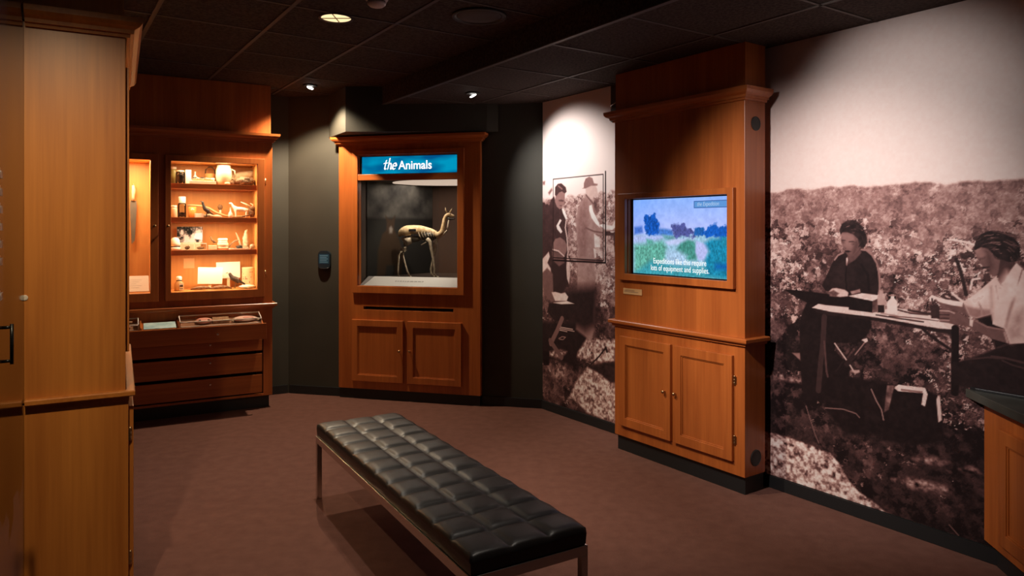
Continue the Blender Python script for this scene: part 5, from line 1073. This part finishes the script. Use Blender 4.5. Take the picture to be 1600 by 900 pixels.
part('back_lip', MB().prism([CF.inv(RW.w(c1_+.02,-.008)), CF.inv(RW.w(c1_+.05,-.026)), CF.inv(RW.w(c1_+1.5,-.026)), CF.inv(RW.w(c1_+1.5,-.008))], .79, .802), BLACK, ct, .002)
door(ct, .085, .62, .15, .66, knob=(.58,.45)); door(ct, .66, 1.12, .15, .66, knob=(.70,.45))

# ================================================================== BENCH
bn = thing('leather_bench', 'long black tufted leather bench on a slim steel frame in the middle of the carpet', 'bench', BF, .958, .243, 0)
L_, W_ = 1.917, .486; nx, ny, q = 12, 3, 12
xs = np.linspace(-L_/2, L_/2, nx*q+1); ys = np.linspace(-W_/2, W_/2, ny*q+1)
def tuft(x, y):
    a = ((x+L_/2)/(L_/nx)) % 1.0; b = ((y+W_/2)/(W_/ny)) % 1.0
    fa = min(a, 1-a)*2; fb = min(b, 1-b)*2
    h = (1-(1-fa)**7)*(1-(1-fb)**7)*.8+.2*fa**.5*fb**.5; ii = int((x+L_/2)/(L_/nx)-1e-6); jj = int((y+W_/2)/(W_/ny)-1e-6)
    return .423+.018*h+.002*sin(ii*2.7+jj*5.1)*h
mb = MB(); ny_ = len(ys); vs = []; 
for i,x in enumerate(xs):
    for j,y in enumerate(ys):
        z = tuft(x,y); ex = 1 if i in (0,len(xs)-1) else 0; ey = 1 if j in (0,ny_-1) else 0
        if ex or ey: z = .424+.006*(1-abs((((x+L_/2)/(L_/nx))%1)-.5)*2 if ey else 1-abs((((y+W_/2)/(W_/ny))%1)-.5)*2)
        vs.append((x,y,z))
fs = [(i*ny_+j,(i+1)*ny_+j,(i+1)*ny_+j+1,i*ny_+j+1) for i in range(len(xs)-1) for j in range(ny_-1)]
rim = [i*ny_ for i in range(len(xs))]+[(len(xs)-1)*ny_+j for j in range(1,ny_)]+[i*ny_+ny_-1 for i in range(len(xs)-2,-1,-1)]+[j for j in range(ny_-2,0,-1)]
mb.add(vs, fs, True)
k0 = len(mb.v); n = len(rim)
for r_ in rim: mb.v.append((vs[r_][0]*1.003, vs[r_][1]*1.01, .405))
for r_ in rim: mb.v.append((vs[r_][0]*1.0, vs[r_][1]*1.0, .362))
for a in range(n):
    b = (a+1)%n; mb.f += [(rim[a], k0+a, k0+b, rim[b]), (k0+a, k0+n+a, k0+n+b, k0+b)]; mb.sm += [True, False]
mb.f.append(tuple(k0+n+a for a in range(n))); mb.sm.append(False)
leather = noisy(mat('black_leather', (.01,.009,.009), .42, spec=.5), (.010,.008,.0075,1), (.017,.014,.013,1), (8,8,8), 3, 1, .12, 240)
part('cushion', mb, leather, bn)
fo = .006
a, b = L_/2+fo, W_/2+fo
part('frame_rail', MB().box(-a,a,-b,-b+.028,.322,.360), STEEL, bn, .001); part('frame_rail', MB().box(-a,a,b-.028,b,.322,.360), STEEL, bn, .001)
part('frame_end', MB().box(-a,-a+.028,-b+.028,b-.028,.322,.360), STEEL, bn, .001); part('frame_end', MB().box(a-.028,a,-b+.028,b-.028,.322,.360), STEEL, bn, .001)
for sx_ in (-1,1):
    for sy in (-1,1):
        x0, y0 = (a-.028 if sx_ > 0 else -a), (b-.028 if sy > 0 else -b)
        part('leg', MB().box(x0, x0+.028, y0, y0+.028, .0, .322), STEEL, bn, .001)
part('seat_board', MB().box(-a+.028,a-.028,-b+.028,b-.028,.345,.361), BLACK, bn)

# ================================================================== CEILING FITTINGS
def disc(r, z0, z1, n=36): return MB().lathe([(r,z0),(r,z1)], n=n)
dl = thing('ceiling_downlight', 'glowing round downlight with a cross baffle in the ceiling', 'ceiling light', WORLD, -1.033, 4.156, H1)
part('trim_ring', MB().lathe([(.088,-.0005),(.100,-.004),(.100,-.009),(.086,-.008),(.086,-.001)], n=40, cap=False), bar, dl)
part('reflector', disc(.086, -.004, -.001), emis('warm_reflector', srgb(255,226,170), 1.3), dl, label='bright warm reflector')
part('cross_baffle', MB().box(-.084,.084,-.002,.002,-.009,-.004).box(-.002,.002,-.084,.084,-.009,-.004), mat('baffle_tan', (.35,.25,.15), .5), dl)
sd = thing('smoke_detector', 'small white domed smoke detector on the ceiling near the top edge', 'smoke detector', WORLD, -.725, 3.79, H1)
part('dome', MB().lathe([(.062,0),(.062,-.014),(.056,-.022),(.050,-.024)], n=32), mat('detector_white', (.62,.56,.55), .5), sd); part('slots', MB().lathe([(.047,-.024),(.047,-.031)], n=32), darkm, sd)
part('cap', MB().lathe([(.051,-.031),(.048,-.042),(.036,-.052),(.010,-.055)], n=32), mat('detector_white_cap', (.62,.56,.55), .5), sd)
rs = thing('ceiling_speaker', 'dim round speaker grille flush in the dark ceiling beside the dropped section', 'speaker', WORLD, -.19, 4.12, H1)
part('rim', MB().lathe([(.135,-.001),(.160,-.004),(.158,-.012),(.135,-.010),(.132,-.002)], n=44, cap=False), mat('speaker_rim', (.03,.024,.022), .5), rs)
part('grille', MB().lathe([(.134,-.002),(.125,-.008),(.06,-.012),(.0,-.013)], n=44), mat('speaker_grille', (.075,.062,.057), .7), rs)
for x_,y_,z_,tx,lb_ in ((-1.745,6.12,H1,.5,'small bright spotlight in the ceiling near the bookcase'), (-.312,5.66,H2,-.5,'small bright spotlight under the dropped ceiling above the murals')):
    s_ = thing('ceiling_spotlight', lb_, 'spotlight', WORLD, x_, y_, z_)
    part('housing', MB().lathe([(.052,-.0005),(.060,-.004),(.058,-.010),(.044,-.010),(.040,-.003)], n=28, cap=False), mat('black_housing', (.015,.013,.012), .5), s_)
    em = MB(); qd = MB().lathe([(.030,0),(.026,-.006),(.004,-.010)], n=20); M = Matrix.Rotation(tx*1.0, 3, 'Y') @ Matrix.Rotation(.35, 3, 'X')
    em.add([tuple(M @ Vector(v)+Vector((0,0,-.022))) for v in qd.v], qd.f, True); part('lamp_face', em, emis('spot_lamp_white', (1,.97,.9), 6), s_, label='bright lamp face')
    part('lamp_body', MB().lathe([(.034,-.012),(.036,-.002)], n=20), mat('black_lamp_body', (.01,.01,.01), .5), s_)

# ================================================================== LIGHTS
def aim(o, tgt): o.rotation_euler = (Vector(tgt)-o.location).to_track_quat('-Z', 'Y').to_euler()
def spot(name, loc, tgt, power, cone, blend, col=(1,.9,.78), size=.03):
    l = bpy.data.lights.new(name, 'SPOT'); l.energy = power; l.spot_size = rad(cone); l.spot_blend = blend; l.color = col; l.shadow_soft_size = size
    o = bpy.data.objects.new(name, l); C.objects.link(o); o.location = loc; aim(o, tgt); return o
def area(name, loc, rz, sx_, sy, power, col, F=None, rot=None):
    l = bpy.data.lights.new(name, 'AREA'); l.shape = 'RECTANGLE'; l.size = sx_; l.size_y = sy; l.energy = power; l.color = col
    o = bpy.data.objects.new(name, l); C.objects.link(o); o.location = loc; o.rotation_euler = rot or (0,0,rz); return o
spot('spot_corner', (-1.74,6.115,2.74), (-1.66,6.23,.0), 190, 124, .5, (1,.80,.56))
spot('spot_left_mural', (-.28,5.62,2.60), (.50,5.75,1.85), 95, 84, .9, (1,.96,.92))
p_ = RW.w(2.90,-1.25); q_ = RW.w(3.02,0,2.08)
spot('spot_right_mural', (p_[0],p_[1],2.61), q_, 40, 62, 1.0, (1,.96,.92), .05)
p_ = RW.w(2.5,-2.5); q_ = RW.w(2.62,0,1.15)
spot('downlight_mural', (p_[0],p_[1],2.60), q_, 310, 54, .9, (1,.90,.85), .06)
spot('downlight', (-1.033,4.156,2.77), (-1.033,4.156,0), 70, 82, .8, (1,.88,.74))
spot('downlight_middle', (-.75,3.6,2.77), (1.05,4.3,-.15), 170, 58, .9, (1,.84,.64))
spot('spot_end_cabinet', (-1.12,1.40,2.74), (-1.70,2.72,.95), 150, 74, 1.0, (1,.80,.52))
spot('downlight_front', (.15,2.7,2.6), (.15,2.7,0), 45, 76, .8, (1,.88,.76))
WARM = (1,.70,.40)
for zt in (2.098, 1.878, 1.598, 1.326): 
    x_, y_, _ = KF.w(-.4585, .06); area('shelf_strip', (x_,y_,zt), KF.a, .54, .03, 3.9, WARM)
x_, y_, _ = KF.w(-1.17, .05); area('shelf_strip', (x_,y_,2.097), KF.a, .42, .03, 9, WARM)
x_, y_, _ = AF.w(.7, .12, 0); g_, h_, _ = AF.w(.62, .40, 0)
spot('case_spot', (x_,y_,1.96), (g_,h_,1.28), 16, 100, .7, (1,.86,.66))
x_, y_, _ = AF.w(.7,.45); area('case_panel_light', (x_,y_,1.975), AF.a, .7, .6, 3.5, (1,.88,.76))
w = bpy.data.worlds.new('room_air'); bpy.context.scene.world = w; w.use_nodes = True
w.node_tree.nodes['Background'].inputs[0].default_value = (1,.72,.6,1); w.node_tree.nodes['Background'].inputs[1].default_value = .055
